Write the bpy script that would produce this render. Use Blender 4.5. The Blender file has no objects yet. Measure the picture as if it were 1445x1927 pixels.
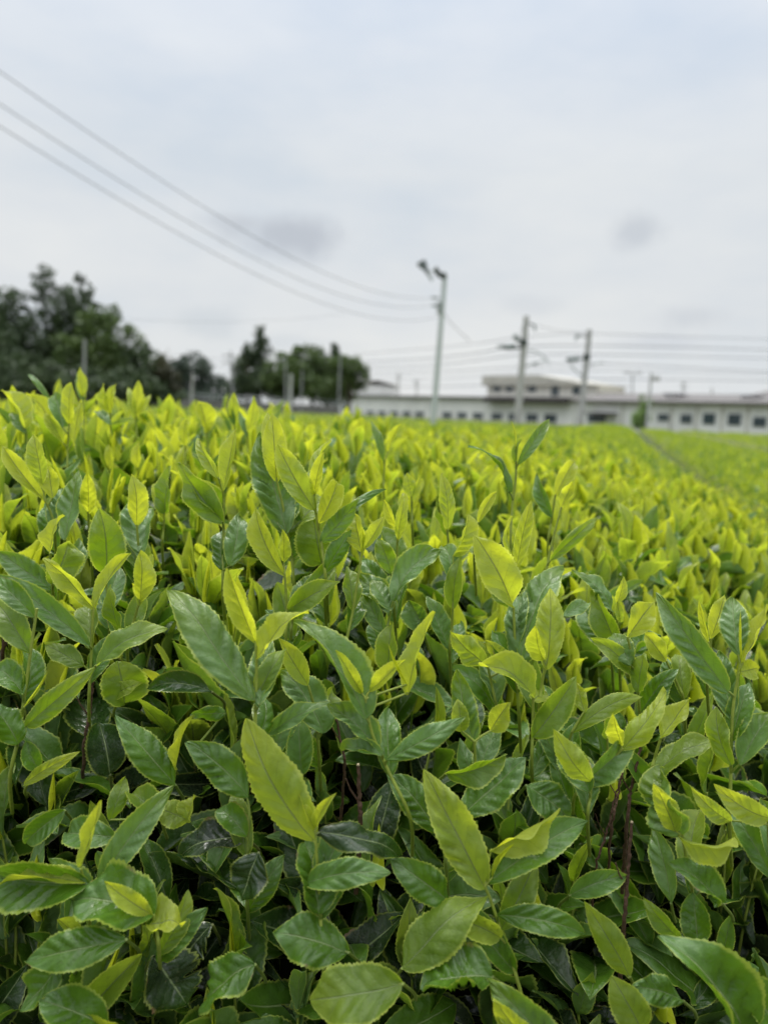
import bpy, math, random
import numpy as np
from mathutils import Vector, Matrix

# ---------------------------------------------------------------- camera, world, sun, exposure
scene = bpy.context.scene
C = scene.collection
FPX, CX, CY = 1455.0, 722.5, 963.5          # focal length and centre of the photo in its own pixels
EYE = 1.25
PITCH, ROLL = math.radians(7.46), math.radians(2.5)
FW = np.array([0.0, math.cos(PITCH), -math.sin(PITCH)])
_r0 = np.array([1.0, 0.0, 0.0]); _u0 = np.array([0.0, math.sin(PITCH), math.cos(PITCH)])
RT = _r0 * math.cos(ROLL) + _u0 * math.sin(ROLL)
UP = _u0 * math.cos(ROLL) - _r0 * math.sin(ROLL)
EYEP = np.array([0.0, 0.0, EYE])
cam_data = bpy.data.cameras.new('camera'); cam = bpy.data.objects.new('camera', cam_data); C.objects.link(cam)
cam_data.sensor_fit = 'VERTICAL'; cam_data.sensor_height = 36.0; cam_data.lens = 36.0 * FPX / 1927.0
cam_data.clip_start = 0.02; cam_data.clip_end = 4000
M3 = Matrix((RT, UP, -FW)).transposed()
cam.matrix_world = Matrix.Translation(EYEP) @ M3.to_4x4()
cam_data.dof.use_dof = True
cam_data.dof.focus_distance = 0.545
cam_data.dof.aperture_fstop = (cam_data.lens / 1000.0) / 0.0050
scene.camera = cam

world = bpy.data.worlds.new('World'); scene.world = world; world.use_nodes = True
SUN_EL, SUN_AZ = math.radians(58), math.radians(-20)      # azimuth from +Y towards +X

class NT:
    """tiny helper for node trees"""
    def __init__(s, tree): s.t = tree; tree.nodes.clear()
    def n(s, kind, **kw):
        nd = s.t.nodes.new(kind)
        for k, v in kw.items(): setattr(nd, k, v)
        return nd
    def link(s, a, b): s.t.links.new(a, b)
    def put(s, sock, v):
        if isinstance(v, (int, float, tuple, list)): sock.default_value = v
        else: s.link(v, sock)
    def m(s, op, a, b=None, c=None, clamp=False):
        nd = s.n('ShaderNodeMath', operation=op, use_clamp=clamp)
        s.put(nd.inputs[0], a)
        if b is not None: s.put(nd.inputs[1], b)
        if c is not None: s.put(nd.inputs[2], c)
        return nd.outputs[0]
    def mix(s, f, a, b, mode='MIX'):
        nd = s.n('ShaderNodeMix', data_type='RGBA', blend_type=mode)
        s.put(nd.inputs[0], f); s.put(nd.inputs[6], a); s.put(nd.inputs[7], b)
        return nd.outputs[2]
    def ramp(s, f, stops, interp='LINEAR'):
        nd = s.n('ShaderNodeValToRGB'); cr = nd.color_ramp; cr.interpolation = interp
        while len(cr.elements) < len(stops): cr.elements.new(0.5)
        for e, (p, c) in zip(cr.elements, stops):
            e.position = p; e.color = (*c, 1) if len(c) == 3 else c
        s.put(nd.inputs[0], f)
        return nd.outputs[0]
    def smooth(s, x, lo, hi, a=0.0, b=1.0):
        nd = s.n('ShaderNodeMapRange', interpolation_type='SMOOTHSTEP')
        s.put(nd.inputs[0], x); s.put(nd.inputs[1], lo); s.put(nd.inputs[2], hi); s.put(nd.inputs[3], a); s.put(nd.inputs[4], b)
        return nd.outputs[0]
    def noise(s, vec, scale, detail=3.0, rough=0.55):
        nd = s.n('ShaderNodeTexNoise'); nd.inputs['Scale'].default_value = scale
        nd.inputs['Detail'].default_value = detail; nd.inputs['Roughness'].default_value = rough
        if vec is not None: s.link(vec, nd.inputs['Vector'])
        return nd.outputs[0]

def pix_dir(px, py):
    v = FW + (px - CX) / FPX * RT - (py - CY) / FPX * UP
    return v / np.linalg.norm(v)

w = NT(world.node_tree)
tc = w.n('ShaderNodeTexCoord'); D = tc.outputs['Generated']
sep = w.n('ShaderNodeSeparateXYZ'); w.link(D, sep.inputs[0])
el = w.m('ARCSINE', sep.outputs[2])                         # elevation, radians
sky = w.n('ShaderNodeTexSky', sky_type='NISHITA', sun_disc=False, sun_elevation=SUN_EL, sun_rotation=SUN_AZ)
over = w.ramp(w.m('DIVIDE', el, math.pi / 2, clamp=True),
              [(0.0, (0.80, 0.825, 0.84)), (0.08, (0.775, 0.805, 0.83)), (0.18, (0.78, 0.82, 0.855)), (0.31, (0.80, 0.865, 0.96)),
               (0.45, (1.4, 1.46, 1.54)), (1.0, (4.9, 5.0, 5.12))])
mp = w.n('ShaderNodeMapping'); mp.inputs['Scale'].default_value = (1.0, 1.0, 2.6); mp.inputs['Location'].default_value = (3.1, 1.7, 0.4); w.link(D, mp.inputs[0])
nz = w.noise(mp.outputs[0], 2.6, 6.0, 0.55)
over = w.mix(1.0, over, w.ramp(nz, [(0.34, (0.88, 0.915, 0.955)), (0.5, (0.99, 0.99, 0.99)), (0.66, (1.07, 1.05, 1.02))]), 'MULTIPLY')
nz2 = w.noise(D, 14.0, 5.0, 0.6)
def cloud(px, py, wx, wy, strength, col):
    global over
    c = pix_dir(px, py); nd = w.n('ShaderNodeVectorMath', operation='SUBTRACT'); w.link(D, nd.inputs[0]); nd.inputs[1].default_value = tuple(c)
    def dot(v):
        k = w.n('ShaderNodeVectorMath', operation='DOT_PRODUCT'); w.link(nd.outputs[0], k.inputs[0]); k.inputs[1].default_value = tuple(v); return k.outputs[1]
    right = np.cross(c, [0, 0, 1.0]); right /= np.linalg.norm(right); up = np.cross(right, c)
    a = w.m('DIVIDE', dot(right), wx / FPX); b = w.m('DIVIDE', dot(up), wy / FPX)
    r = w.m('SQRT', w.m('ADD', w.m('MULTIPLY', a, a), w.m('MULTIPLY', b, b)))
    r = w.m('ADD', r, w.m('MULTIPLY', w.m('SUBTRACT', nz2, 0.5), 1.7))
    over = w.mix(w.smooth(r, 1.15, 0.1, 0.0, strength), over, col, 'MIX')
for args in [(530, 440, 120, 46, 0.9, (0.54, 0.575, 0.63, 1)), (440, 418, 80, 20, 0.5, (0.57, 0.605, 0.655, 1)),
             (1202, 437, 48, 40, 0.62, (0.55, 0.59, 0.645, 1)), (1305, 598, 75, 26, 0.45, (0.60, 0.63, 0.68, 1)),
             (400, 603, 75, 36, 0.4, (0.56, 0.62, 0.68, 1)), (1240, 645, 110, 20, 0.35, (0.56, 0.60, 0.68, 1)),
             (1000, 575, 60, 20, 0.25, (0.58, 0.62, 0.68, 1)), (560, 645, 130, 18, 0.3, (0.60, 0.65, 0.70, 1))]:
    cloud(*args)
bg1 = w.n('ShaderNodeBackground'); w.link(sky.outputs[0], bg1.inputs[0]); bg1.inputs[1].default_value = 0.05
bg2 = w.n('ShaderNodeBackground'); w.link(over, bg2.inputs[0]); bg2.inputs[1].default_value = 1.0
mx = w.n('ShaderNodeMixShader'); mx.inputs[0].default_value = 0.92; w.link(bg1.outputs[0], mx.inputs[1]); w.link(bg2.outputs[0], mx.inputs[2])
wo = w.n('ShaderNodeOutputWorld'); w.link(mx.outputs[0], wo.inputs[0])

sun_d = bpy.data.lights.new('sun', 'SUN'); sun = bpy.data.objects.new('sun', sun_d); C.objects.link(sun)
sun_d.energy = 1.5; sun_d.angle = math.radians(14); sun_d.color = (1.0, 0.96, 0.9)
sd = Vector((math.sin(SUN_AZ) * math.cos(SUN_EL), math.cos(SUN_AZ) * math.cos(SUN_EL), math.sin(SUN_EL)))
sun.rotation_euler = sd.to_track_quat('Z', 'Y').to_euler()

vs = scene.view_settings; vs.view_transform = 'Standard'; vs.look = 'None'; vs.gamma = 1; vs.exposure = 0.0; vs.use_curve_mapping = False
scene.cycles.use_denoising = True
try: scene.cycles.denoiser = 'OPENIMAGEDENOISE'
except Exception: pass
scene.cycles.max_bounces = 9; scene.cycles.diffuse_bounces = 4; scene.cycles.glossy_bounces = 3; scene.cycles.transmission_bounces = 6
scene.cycles.use_adaptive_sampling = True; scene.cycles.adaptive_threshold = 0.012
scene.cycles.caustics_reflective = False; scene.cycles.caustics_refractive = False

# ---------------------------------------------------------------- points from the photo
def P(px, py, d):
    """a point seen at photo pixel (px, py), d metres deep along the view"""
    return EYEP + d * (FW + (px - CX) / FPX * RT - (py - CY) / FPX * UP)
def PY(px, py, Y):
    """the same, at world distance Y ahead"""
    v = FW + (px - CX) / FPX * RT - (py - CY) / FPX * UP
    return EYEP + v * (Y / v[1])
def proj(p):
    q = np.asarray(p) - EYEP; d = q @ FW
    return CX + FPX * (q @ RT) / d, CY - FPX * (q @ UP) / d, d

# ---------------------------------------------------------------- object helpers
def tag(o, label=None, cat=None, group=None, kind=None):
    for k, v in (('label', label), ('category', cat), ('group', group), ('kind', kind)):
        if v: o[k] = v
    return o
def empty(name, loc):
    o = bpy.data.objects.new(name, None); o.location = loc; o.empty_display_size = 0.02; C.objects.link(o); return o

class MB:
    """collects vertices and faces, links them as one mesh object"""
    def __init__(s): s.v = []; s.f = []; s.mi = []; s.lp = []; s.n = 0
    def add(s, v, f, lp=None, mi=0):
        v = np.asarray(v, dtype=np.float64).reshape(-1, 3)
        s.v.append(v); f = np.asarray(f, dtype=np.int64) + s.n
        s.f.append(f); s.mi.append(np.full(len(f), mi)); s.n += len(v)
        s.lp.append(np.zeros((len(v), 3)) if lp is None else np.asarray(lp).reshape(-1, 3))
    def build(s, name, mats, parent=None, smooth=True, use_lp=False):
        me = bpy.data.meshes.new(name)
        v = np.concatenate(s.v)
        if parent is not None: v = v - np.array(parent.location)
        quads = [f for f in s.f if f.shape[1] == 4]; ngs = [f for f in s.f if f.shape[1] != 4]
        order = [i for i, f in enumerate(s.f)]
        lens = np.concatenate([np.full(len(s.f[i]), s.f[i].shape[1]) for i in order])
        loops = np.concatenate([s.f[i].ravel() for i in order]); mi = np.concatenate([s.mi[i] for i in order])
        me.vertices.add(len(v)); me.vertices.foreach_set('co', v.astype(np.float32).ravel())
        me.loops.add(len(loops)); me.loops.foreach_set('vertex_index', loops.astype(np.int32))
        me.polygons.add(len(lens)); st = np.concatenate([[0], np.cumsum(lens)[:-1]])
        me.polygons.foreach_set('loop_start', st.astype(np.int32)); me.polygons.foreach_set('loop_total', lens.astype(np.int32))
        me.polygons.foreach_set('material_index', mi.astype(np.int32))
        me.polygons.foreach_set('use_smooth', np.full(len(lens), smooth))
        if use_lp:
            a = me.attributes.new('lp', 'FLOAT_VECTOR', 'POINT'); a.data.foreach_set('vector', np.concatenate(s.lp).astype(np.float32).ravel())
        me.update(calc_edges=True)
        for m_ in (mats if isinstance(mats, (list, tuple)) else [mats]): me.materials.append(m_)
        o = bpy.data.objects.new(name, me); C.objects.link(o)
        if parent is not None:
            o.parent = parent
            o.matrix_parent_inverse = Matrix.Identity(4)
        return o
    def box(s, lo, hi, mi=0, frame=None):
        x0, y0, z0 = lo; x1, y1, z1 = hi
        v = np.array([(x0, y0, z0), (x1, y0, z0), (x1, y1, z0), (x0, y1, z0), (x0, y0, z1), (x1, y0, z1), (x1, y1, z1), (x0, y1, z1)], float)
        if frame is not None: v = frame(v)
        s.add(v, [(0, 3, 2, 1), (4, 5, 6, 7), (0, 1, 5, 4), (1, 2, 6, 5), (2, 3, 7, 6), (3, 0, 4, 7)], mi=mi)
    def tube(s, pts, radii, seg=8, mi=0, lp=None, cap=True):
        pts = np.asarray(pts, float); k = len(pts)
        radii = np.full(k, radii) if np.isscalar(radii) else np.asarray(radii, float)
        tan = np.gradient(pts, axis=0); tan /= np.linalg.norm(tan, axis=1)[:, None] + 1e-12
        ref = np.array([0, 0, 1.0]) if abs(tan[0][2]) < 0.9 else np.array([1.0, 0, 0])
        rings = []
        for i in range(k):
            a = np.cross(tan[i], ref); a /= np.linalg.norm(a) + 1e-12; b = np.cross(tan[i], a); ref = np.cross(a, tan[i])
            th = np.linspace(0, 2 * math.pi, seg, endpoint=False)
            rings.append(pts[i] + radii[i] * (np.cos(th)[:, None] * a + np.sin(th)[:, None] * b))
        v = np.concatenate(rings); f = []
        for i in range(k - 1):
            for j in range(seg):
                j2 = (j + 1) % seg
                f.append((i * seg + j, i * seg + j2, (i + 1) * seg + j2, (i + 1) * seg + j))
        L = None if lp is None else np.tile(np.asarray(lp, float), (len(v), 1))
        s.add(v, f, lp=L, mi=mi)
        if cap:
            s.add(rings[0], [tuple(range(seg))[::-1]], lp=None if lp is None else L[:seg], mi=mi)
            s.add(rings[-1], [tuple(range(seg))], lp=None if lp is None else L[:seg], mi=mi)

def spline(pts, n=14):
    pts = np.asarray(pts, float)
    if len(pts) == 2: return pts[0] + np.linspace(0, 1, n)[:, None] * (pts[1] - pts[0])
    q = np.vstack([2 * pts[0] - pts[1], pts, 2 * pts[-1] - pts[-2]]); out = []
    for i in range(1, len(q) - 2):
        for t in np.linspace(0, 1, max(3, n // (len(pts) - 1)), endpoint=False):
            out.append(0.5 * ((2 * q[i]) + (-q[i-1] + q[i+1]) * t + (2*q[i-1] - 5*q[i] + 4*q[i+1] - q[i+2]) * t*t + (-q[i-1] + 3*q[i] - 3*q[i+1] + q[i+2]) * t**3))
    out.append(pts[-1]); return np.array(out)

# ---------------------------------------------------------------- materials
def new_mat(name):
    m_ = bpy.data.materials.new(name); m_.use_nodes = True; return m_, NT(m_.node_tree)
def simple(name, col, rough=0.7, noise=0.0, scale=3.0, metal=0.0, spec=0.4, bump=0.0):
    m_, t = new_mat(name); p = t.n('ShaderNodeBsdfPrincipled'); o = t.n('ShaderNodeOutputMaterial'); t.link(p.outputs[0], o.inputs[0])
    p.inputs['Roughness'].default_value = rough; p.inputs['Metallic'].default_value = metal; p.inputs['Specular IOR Level'].default_value = spec
    tcn = t.n('ShaderNodeTexCoord'); nn = t.noise(tcn.outputs['Object'], scale, 5.0)
    a = tuple(c * (1 - noise) for c in col); b = tuple(min(1, c * (1 + noise)) for c in col)
    t.link(t.ramp(nn, [(0.3, a), (0.7, b)]), p.inputs['Base Color'])
    if bump:
        bn = t.n('ShaderNodeBump'); bn.inputs['Strength'].default_value = bump; bn.inputs['Distance'].default_value = 0.01
        t.link(nn, bn.inputs['Height']); t.link(bn.outputs[0], p.inputs['Normal'])
    return m_

def leaf_material(name):
    m_, t = new_mat(name)
    at = t.n('ShaderNodeAttribute', attribute_name='lp'); sp = t.n('ShaderNodeSeparateXYZ'); t.link(at.outputs['Vector'], sp.inputs[0])
    s_, tt, age = sp.outputs[0], sp.outputs[1], sp.outputs[2]
    geo = t.n('ShaderNodeNewGeometry'); back = geo.outputs['Backfacing']
    tcn = t.n('ShaderNodeTexCoord')
    ab = t.m('ABSOLUTE', tt)
    n0 = t.noise(geo.outputs['Position'], 90.0, 2.0)
    arg = t.m('SUBTRACT', t.m('MULTIPLY', s_, 6.5), t.m('MULTIPLY', t.m('POWER', ab, 0.8), 1.6))
    arg = t.m('ADD', arg, t.m('MULTIPLY', t.m('SUBTRACT', n0, 0.5), 0.55))
    vein = t.m('ABSOLUTE', t.m('SINE', t.m('MULTIPLY', arg, math.pi)))
    vmask = t.m('MULTIPLY', t.smooth(vein, 0.0, 0.16, 1.0, 0.0), t.smooth(ab, 0.80, 0.45))
    mid = t.smooth(ab, 0.015, 0.065, 1.0, 0.0)
    rim = t.smooth(ab, 0.86, 0.96)
    n1 = t.noise(geo.outputs['Position'], 45.0, 4.0); n2 = t.noise(geo.outputs['Position'], 420.0, 4.0, 0.6); n3 = t.noise(geo.outputs['Position'], 150.0, 3.0)
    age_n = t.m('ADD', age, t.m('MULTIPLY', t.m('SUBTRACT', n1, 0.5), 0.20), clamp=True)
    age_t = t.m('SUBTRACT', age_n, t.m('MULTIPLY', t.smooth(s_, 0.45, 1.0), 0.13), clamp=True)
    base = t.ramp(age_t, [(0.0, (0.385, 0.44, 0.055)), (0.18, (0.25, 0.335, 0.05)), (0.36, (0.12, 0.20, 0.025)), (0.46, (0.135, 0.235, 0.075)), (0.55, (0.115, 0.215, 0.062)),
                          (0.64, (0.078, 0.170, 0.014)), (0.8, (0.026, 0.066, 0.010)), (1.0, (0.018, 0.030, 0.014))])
    base = t.mix(1.0, base, t.ramp(n3, [(0.3, (0.82, 0.84, 0.8)), (0.7, (1.16, 1.14, 1.1))]), 'MULTIPLY')
    base = t.mix(t.m('MULTIPLY', mid, 0.75), base, t.mix(0.6, base, (0.36, 0.44, 0.20, 1)))
    base = t.mix(t.m('MULTIPLY', vmask, 0.22), base, t.mix(0.5, base, (0.22, 0.32, 0.08, 1)))
    base = t.mix(t.m('MULTIPLY', rim, 0.9), base, t.mix(t.m('SUBTRACT', 1.0, t.m('MULTIPLY', age, 0.72)), base, (0.50, 0.57, 0.10, 1)))
    spots = t.smooth(n2, 0.63, 0.68)
    base = t.mix(t.m('MULTIPLY', spots, t.m('MULTIPLY', age, 0.45)), base, (0.13, 0.12, 0.06, 1))
    base = t.mix(t.m('MULTIPLY', back, 0.45), base, t.mix(0.45, base, (0.15, 0.20, 0.07, 1)))
    trans = t.ramp(age_t, [(0.0, (0.80, 0.85, 0.04)), (0.18, (0.55, 0.68, 0.04)), (0.36, (0.31, 0.48, 0.012)), (0.5, (0.24, 0.42, 0.02)), (0.64, (0.22, 0.42, 0.01)), (1.0, (0.012, 0.04, 0.003))])
    trans = t.mix(t.m('MULTIPLY', rim, t.m('SUBTRACT', 0.75, t.m('MULTIPLY', age, 0.55))), trans, (0.80, 0.84, 0.12, 1))
    scorch = t.m('MULTIPLY', t.m('MULTIPLY', t.smooth(n1, 0.60, 0.66), t.smooth(t.m('ADD', ab, t.m('MULTIPLY', n2, 0.3)), 1.0, 1.12)), t.smooth(age, 0.45, 0.7))
    base = t.mix(scorch, base, (0.14, 0.085, 0.045, 1))
    dk = t.m('SUBTRACT', 1.0, t.m('ADD', t.m('MULTIPLY', mid, 0.68), t.m('MULTIPLY', vmask, 0.22), clamp=True))
    k = t.n('ShaderNodeVectorMath', operation='SCALE'); t.link(trans, k.inputs[0]); t.link(dk, k.inputs[3])
    p = t.n('ShaderNodeBsdfPrincipled'); t.link(base, p.inputs['Base Color'])
    rough = t.m('ADD', t.m('SUBTRACT', 0.46, t.m('MULTIPLY', age, 0.20)), t.m('MULTIPLY', back, 0.22))
    rough = t.m('ADD', rough, t.m('MULTIPLY', t.m('SUBTRACT', n3, 0.5), 0.18))
    t.link(rough, p.inputs['Roughness'])
    p.inputs['Specular IOR Level'].default_value = 0.5
    bn = t.n('ShaderNodeBump'); bn.inputs['Strength'].default_value = 0.55; bn.inputs['Distance'].default_value = 0.0011
    vo = t.n('ShaderNodeTexVoronoi', feature='DISTANCE_TO_EDGE'); vo.inputs['Scale'].default_value = 260.0; t.link(geo.outputs['Position'], vo.inputs['Vector'])
    cells = t.m('MULTIPLY', t.smooth(vo.outputs['Distance'], 0.0, 0.3), 0.16)
    hgt = t.m('ADD', t.m('ADD', cells, t.m('MULTIPLY', t.m('POWER', vein, 0.6), 0.32)), t.m('SUBTRACT', t.m('ADD', t.m('MULTIPLY', n2, 0.08), t.m('MULTIPLY', n3, 1.1)), t.m('MULTIPLY', mid, 0.9)))
    t.link(hgt, bn.inputs['Height']); t.link(bn.outputs[0], p.inputs['Normal'])
    tr = t.n('ShaderNodeBsdfTranslucent'); t.link(k.outputs[0], tr.inputs[0]); t.link(bn.outputs[0], tr.inputs['Normal'])
    ms = t.n('ShaderNodeMixShader'); t.link(t.ramp(age, [(0, (0.62,)*3), (0.4, (0.46,)*3), (0.52, (0.30,)*3), (0.66, (0.34,)*3), (1.0, (0.08,)*3)]), ms.inputs[0])
    t.link(p.outputs[0], ms.inputs[1]); t.link(tr.outputs[0], ms.inputs[2])
    o = t.n('ShaderNodeOutputMaterial'); t.link(ms.outputs[0], o.inputs[0])
    return m_
def stem_material(name):
    m_, t = new_mat(name)
    at = t.n('ShaderNodeAttribute', attribute_name='lp'); sp = t.n('ShaderNodeSeparateXYZ'); t.link(at.outputs['Vector'], sp.inputs[0])
    geo = t.n('ShaderNodeNewGeometry'); n1 = t.noise(geo.outputs['Position'], 180.0, 4.0)
    c = t.ramp(sp.outputs[2], [(0, (0.30, 0.36, 0.05)), (0.5, (0.16, 0.22, 0.04)), (0.75, (0.13, 0.11, 0.05)), (1.0, (0.07, 0.04, 0.025))])
    c = t.mix(1.0, c, t.ramp(n1, [(0.3, (0.75, 0.75, 0.75)), (0.7, (1.15, 1.15, 1.15))]), 'MULTIPLY')
    p = t.n('ShaderNodeBsdfPrincipled'); t.link(c, p.inputs['Base Color']); p.inputs['Roughness'].default_value = 0.5
    p.inputs['Subsurface Weight'].default_value = 0.0
    o = t.n('ShaderNodeOutputMaterial'); t.link(p.outputs[0], o.inputs[0]); return m_
LEAF = leaf_material('tea_leaf'); STEM = stem_material('tea_stem')
# ---------------------------------------------------------------- the canopy the shoots grow on
ROW = math.radians(17.0)
def uv_of(X, Y): return X * math.cos(ROW) - Y * math.sin(ROW), X * math.sin(ROW) + Y * math.cos(ROW)
_FY = np.array([0.30, 0.36, 0.41, 0.46, 0.53, 0.62, 0.75, 1.0, 1.4])
_FZ = np.array([-0.75, -0.50, -0.37, -0.285, -0.195, -0.115, -0.052, -0.012, 0.0])
def canopy(X, Y):
    """height of the shoot tips above the ground at (X, Y)"""
    u, v = uv_of(np.asarray(X, float), np.asarray(Y, float))
    near = -0.012 - 0.122 * np.clip(u + 0.85, 0, None) ** 2 - 2.4 * np.clip(u - 0.22, 0, None) ** 2 - 0.5 * np.clip(-u - 1.0, 0, None) ** 2
    sink = -0.05 * np.clip((Y - 1.2) / 1.5, 0, 1) - 0.12 * np.clip((Y - 2.0) / 12.0, 0, 1)
    per = 1.9; uc = (u + 0.55 + per / 2) % per - per / 2
    other = -0.33 - 0.10 * uc ** 2 - 9.0 * np.clip(np.abs(uc) - 0.60, 0, None) ** 2 
    own = (u > -1.5) & (u < 0.62)
    z = np.where(own, np.maximum(near + sink, other - 0.35), other)
    z = np.maximum(z, -0.85)
    bump = 0.012 * np.sin(u * 17 + 1.3 * np.sin(v * 5)) * np.cos(v * 11 + u * 3)
    return EYE + z + np.interp(Y, _FY, _FZ) + bump

# ---------------------------------------------------------------- one leaf
rng = np.random.default_rng(7); random.seed(7)
def leaf_grid(n, m, L, W, arch=0.08, fold=0.25, quilt=0.03, curl=0.0, twist=0.0, wave=0.03, serr=0.05, side=0.0, blunt=0.9, torn=0.0, ph=0.0, teeth=20, obl=0.68, und=0.05, cup=0.0):
    """a leaf along +x from 0 to L, lateral y, upper side +z -> verts, quads, (s, t)"""
    s = np.linspace(0, 1, n + 1); t = np.linspace(-1, 1, m + 1)
    s2 = s ** blunt
    f = np.sin(np.pi * np.clip(s2, 0, 1)) ** obl
    f = f * (1 - 0.35 * s ** 9)
    f = np.maximum(f, 0.035 * (1 - s))
    S, Tt = np.meshgrid(s, t, indexing='ij'); F = np.repeat(f[:, None], m + 1, 1)
    tooth = (S * teeth) % 1.0
    edge = np.clip((np.abs(Tt) - 0.86) / 0.14, 0, 1)
    F2 = F * (1 + serr * edge * (tooth - 0.45) * 2.2 * np.clip(np.sin(np.pi * S) * 3, 0, 1))
    if torn:
        bite = np.sin(S * 23 + ph) * np.sin(S * 9 + 2 * ph + Tt) + 0.5 * np.sin(S * 57 + ph)
        F2 = F2 * (1 - torn * np.clip(bite, 0, 1) * (Tt > -0.2))
    hw = 0.5 * W * F2
    a = np.abs(Tt)
    y = Tt * hw; z = a * hw * math.sin(fold); y = y * math.cos(fold)
    dome = np.abs(np.sin(np.pi * (6.5 * S - 1.6 * a ** 0.8 + 0.16 * np.sin(ph * 3 + 7 * S) + .25 * (Tt > 0))))
    z = z + quilt * 1.8 * W * F * (dome - 0.55) * np.sin(np.pi * np.clip(a, 0, 1)) ** 1.3 * (0.62 + 0.38 * np.sin(5.2 * S + 2.1 * Tt + ph * 4))
    z = z + wave * W * a ** 2 * np.sin(2 * np.pi * 2.4 * S + ph + np.sign(Tt)) * np.sin(np.pi * S)
    z = z + und * W * (np.sin(2 * np.pi * (1.1 * S + .3 * Tt) + ph * 2.3) + .7 * np.sin(2 * np.pi * (1.9 * S - .45 * Tt) + ph * 5.1)) * (0.35 + a)
    z = z - cup * W * a ** 2.2 * F
    tw = twist * S; y, z = y * np.cos(tw) - z * np.sin(tw), y * np.sin(tw) + z * np.cos(tw)
    x = S * L
    # bend the midrib: arch is a bow with its middle raised, curl bends the tip down
    zc = arch * L * 4 * s * (1 - s); zc = zc - curl * L * np.clip(s - 0.55, 0, None) ** 2 * 3
    dz = np.gradient(zc, s * L + 1e-9)
    nx = -dz / np.sqrt(1 + dz ** 2); nzv = 1 / np.sqrt(1 + dz ** 2)
    X = x + z * nx[:, None]; Z = zc[:, None] + z * nzv[:, None]; Yy = y + side * L * (4 * s * (1 - s))[:, None]
    v = np.stack([X, Yy, Z], -1).reshape(-1, 3)
    i = np.arange(n)[:, None] * (m + 1) + np.arange(m)[None, :]; i = i.ravel()
    q = np.stack([i, i + m + 1, i + m + 2, i + 1], 1)
    return v, q, np.stack([S, Tt], -1).reshape(-1, 2)

def frame(B, T, N):
    a = np.asarray(T, float) - B; L = np.linalg.norm(a); a = a / L
    n = np.asarray(N, float) - a * (a @ N); n /= np.linalg.norm(n) + 1e-9
    c = np.cross(n, a)
    return a, c, n, L

# type: (age, quilt, arch, fold, curl, gloss..)
KIND = {'y': dict(age=0.03, quilt=0.03, fold=0.35, arch=0.03), 'p': dict(age=0.15, quilt=0.07, fold=0.25, arch=0.04),
        'o': dict(age=0.34, quilt=0.03, fold=0.2, arch=0.05), 'g': dict(age=0.50, quilt=0.10, fold=0.18, arch=0.06),
        'm': dict(age=0.66, quilt=0.075, fold=0.2, arch=0.09), 'd': dict(age=0.92, quilt=0.03, fold=0.12, arch=0.08),
        'b': dict(age=0.04, quilt=0.0, fold=1.15, arch=0.03), 't': dict(age=0.96, quilt=0.02, fold=0.1, arch=0.05)}

def hero_leaf(parent, B, T, W, kind, roll=0.0, arch=None, curl=0.0, side=0.0, ph=0.0, hide=False):
    K = KIND[kind]
    B = np.asarray(B, float); T = np.asarray(T, float)
    view = EYEP - B; view /= np.linalg.norm(view)
    a = T - B; a /= np.linalg.norm(a)
    n0 = view - a * (a @ view); n0 /= np.linalg.norm(n0)
    r = math.radians(roll); c0 = np.cross(n0, a); n1 = n0 * math.cos(r) + c0 * math.sin(r)
    if kind in 'gmdt':                       # old leaves lie with their upper side to the sky
        u_ = np.array([0, 0, 1.0]) - a * a[2]; n1 = n1 + 0.55 * u_; n1 /= np.linalg.norm(n1)
    W = W / max(0.6, abs(n1 @ n0)) 
    A, Cc, N, L = frame(B, T, n1)
    big = L > 0.03
    soft = kind in 'yb'; W *= 0.92
    fold = 1.15 if kind == 'b' else rng.uniform(.25, .85) if soft else rng.uniform(.12, .68)
    v, q, st = leaf_grid(60 if big else 30, 12 if big else 6, L, W / math.cos(min(fold, .6)), arch=(K['arch'] * 1.2 if arch is None else arch) + rng.normal(0, .035), fold=fold, quilt=K['quilt'] * rng.uniform(.8, 1.8),
                         curl=curl + (rng.choice([0, .05, .15, .3, -.12]) if kind != 'b' else 0), twist=rng.normal(0, 0.42), wave=0.04 + 0.06 * rng.random(), serr=0.05 if kind != 'b' else 0.02, side=side + rng.normal(0, 0.022),
                         blunt=rng.uniform(.82, 1.04), torn=0.6 if kind == 't' else 0.0, ph=rng.random() * 6, teeth=24 if L > 0.045 else 18,
                         obl=.85 if soft else rng.uniform(.58, .78), und=0 if kind == 'b' else rng.uniform(.03, .07), cup=rng.choice([0, -.1]) if soft else rng.choice([0, .1, .2, -.12, -.2]))
    wv = B + v[:, :1] * A + v[:, 1:2] * Cc + v[:, 2:] * N
    mb = MB(); lp = np.column_stack([st, np.full(len(st), np.clip(K['age'] + rng.normal(0, 0.035), 0, 1))])
    mb.add(wv, q, lp)
    return mb.build('bud' if kind == 'b' else 'leaf', LEAF, parent, use_lp=True)

def stem_mesh(parent, paths, woody=0.0):
    mb = MB()
    for pts, r0, r1, age in paths:
        pl = spline(pts, 16); mb.tube(pl, np.linspace(r0, r1, len(pl)), 7, lp=(0, 0, age))
    return mb.build('stem', STEM, parent, use_lp=True)

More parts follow.
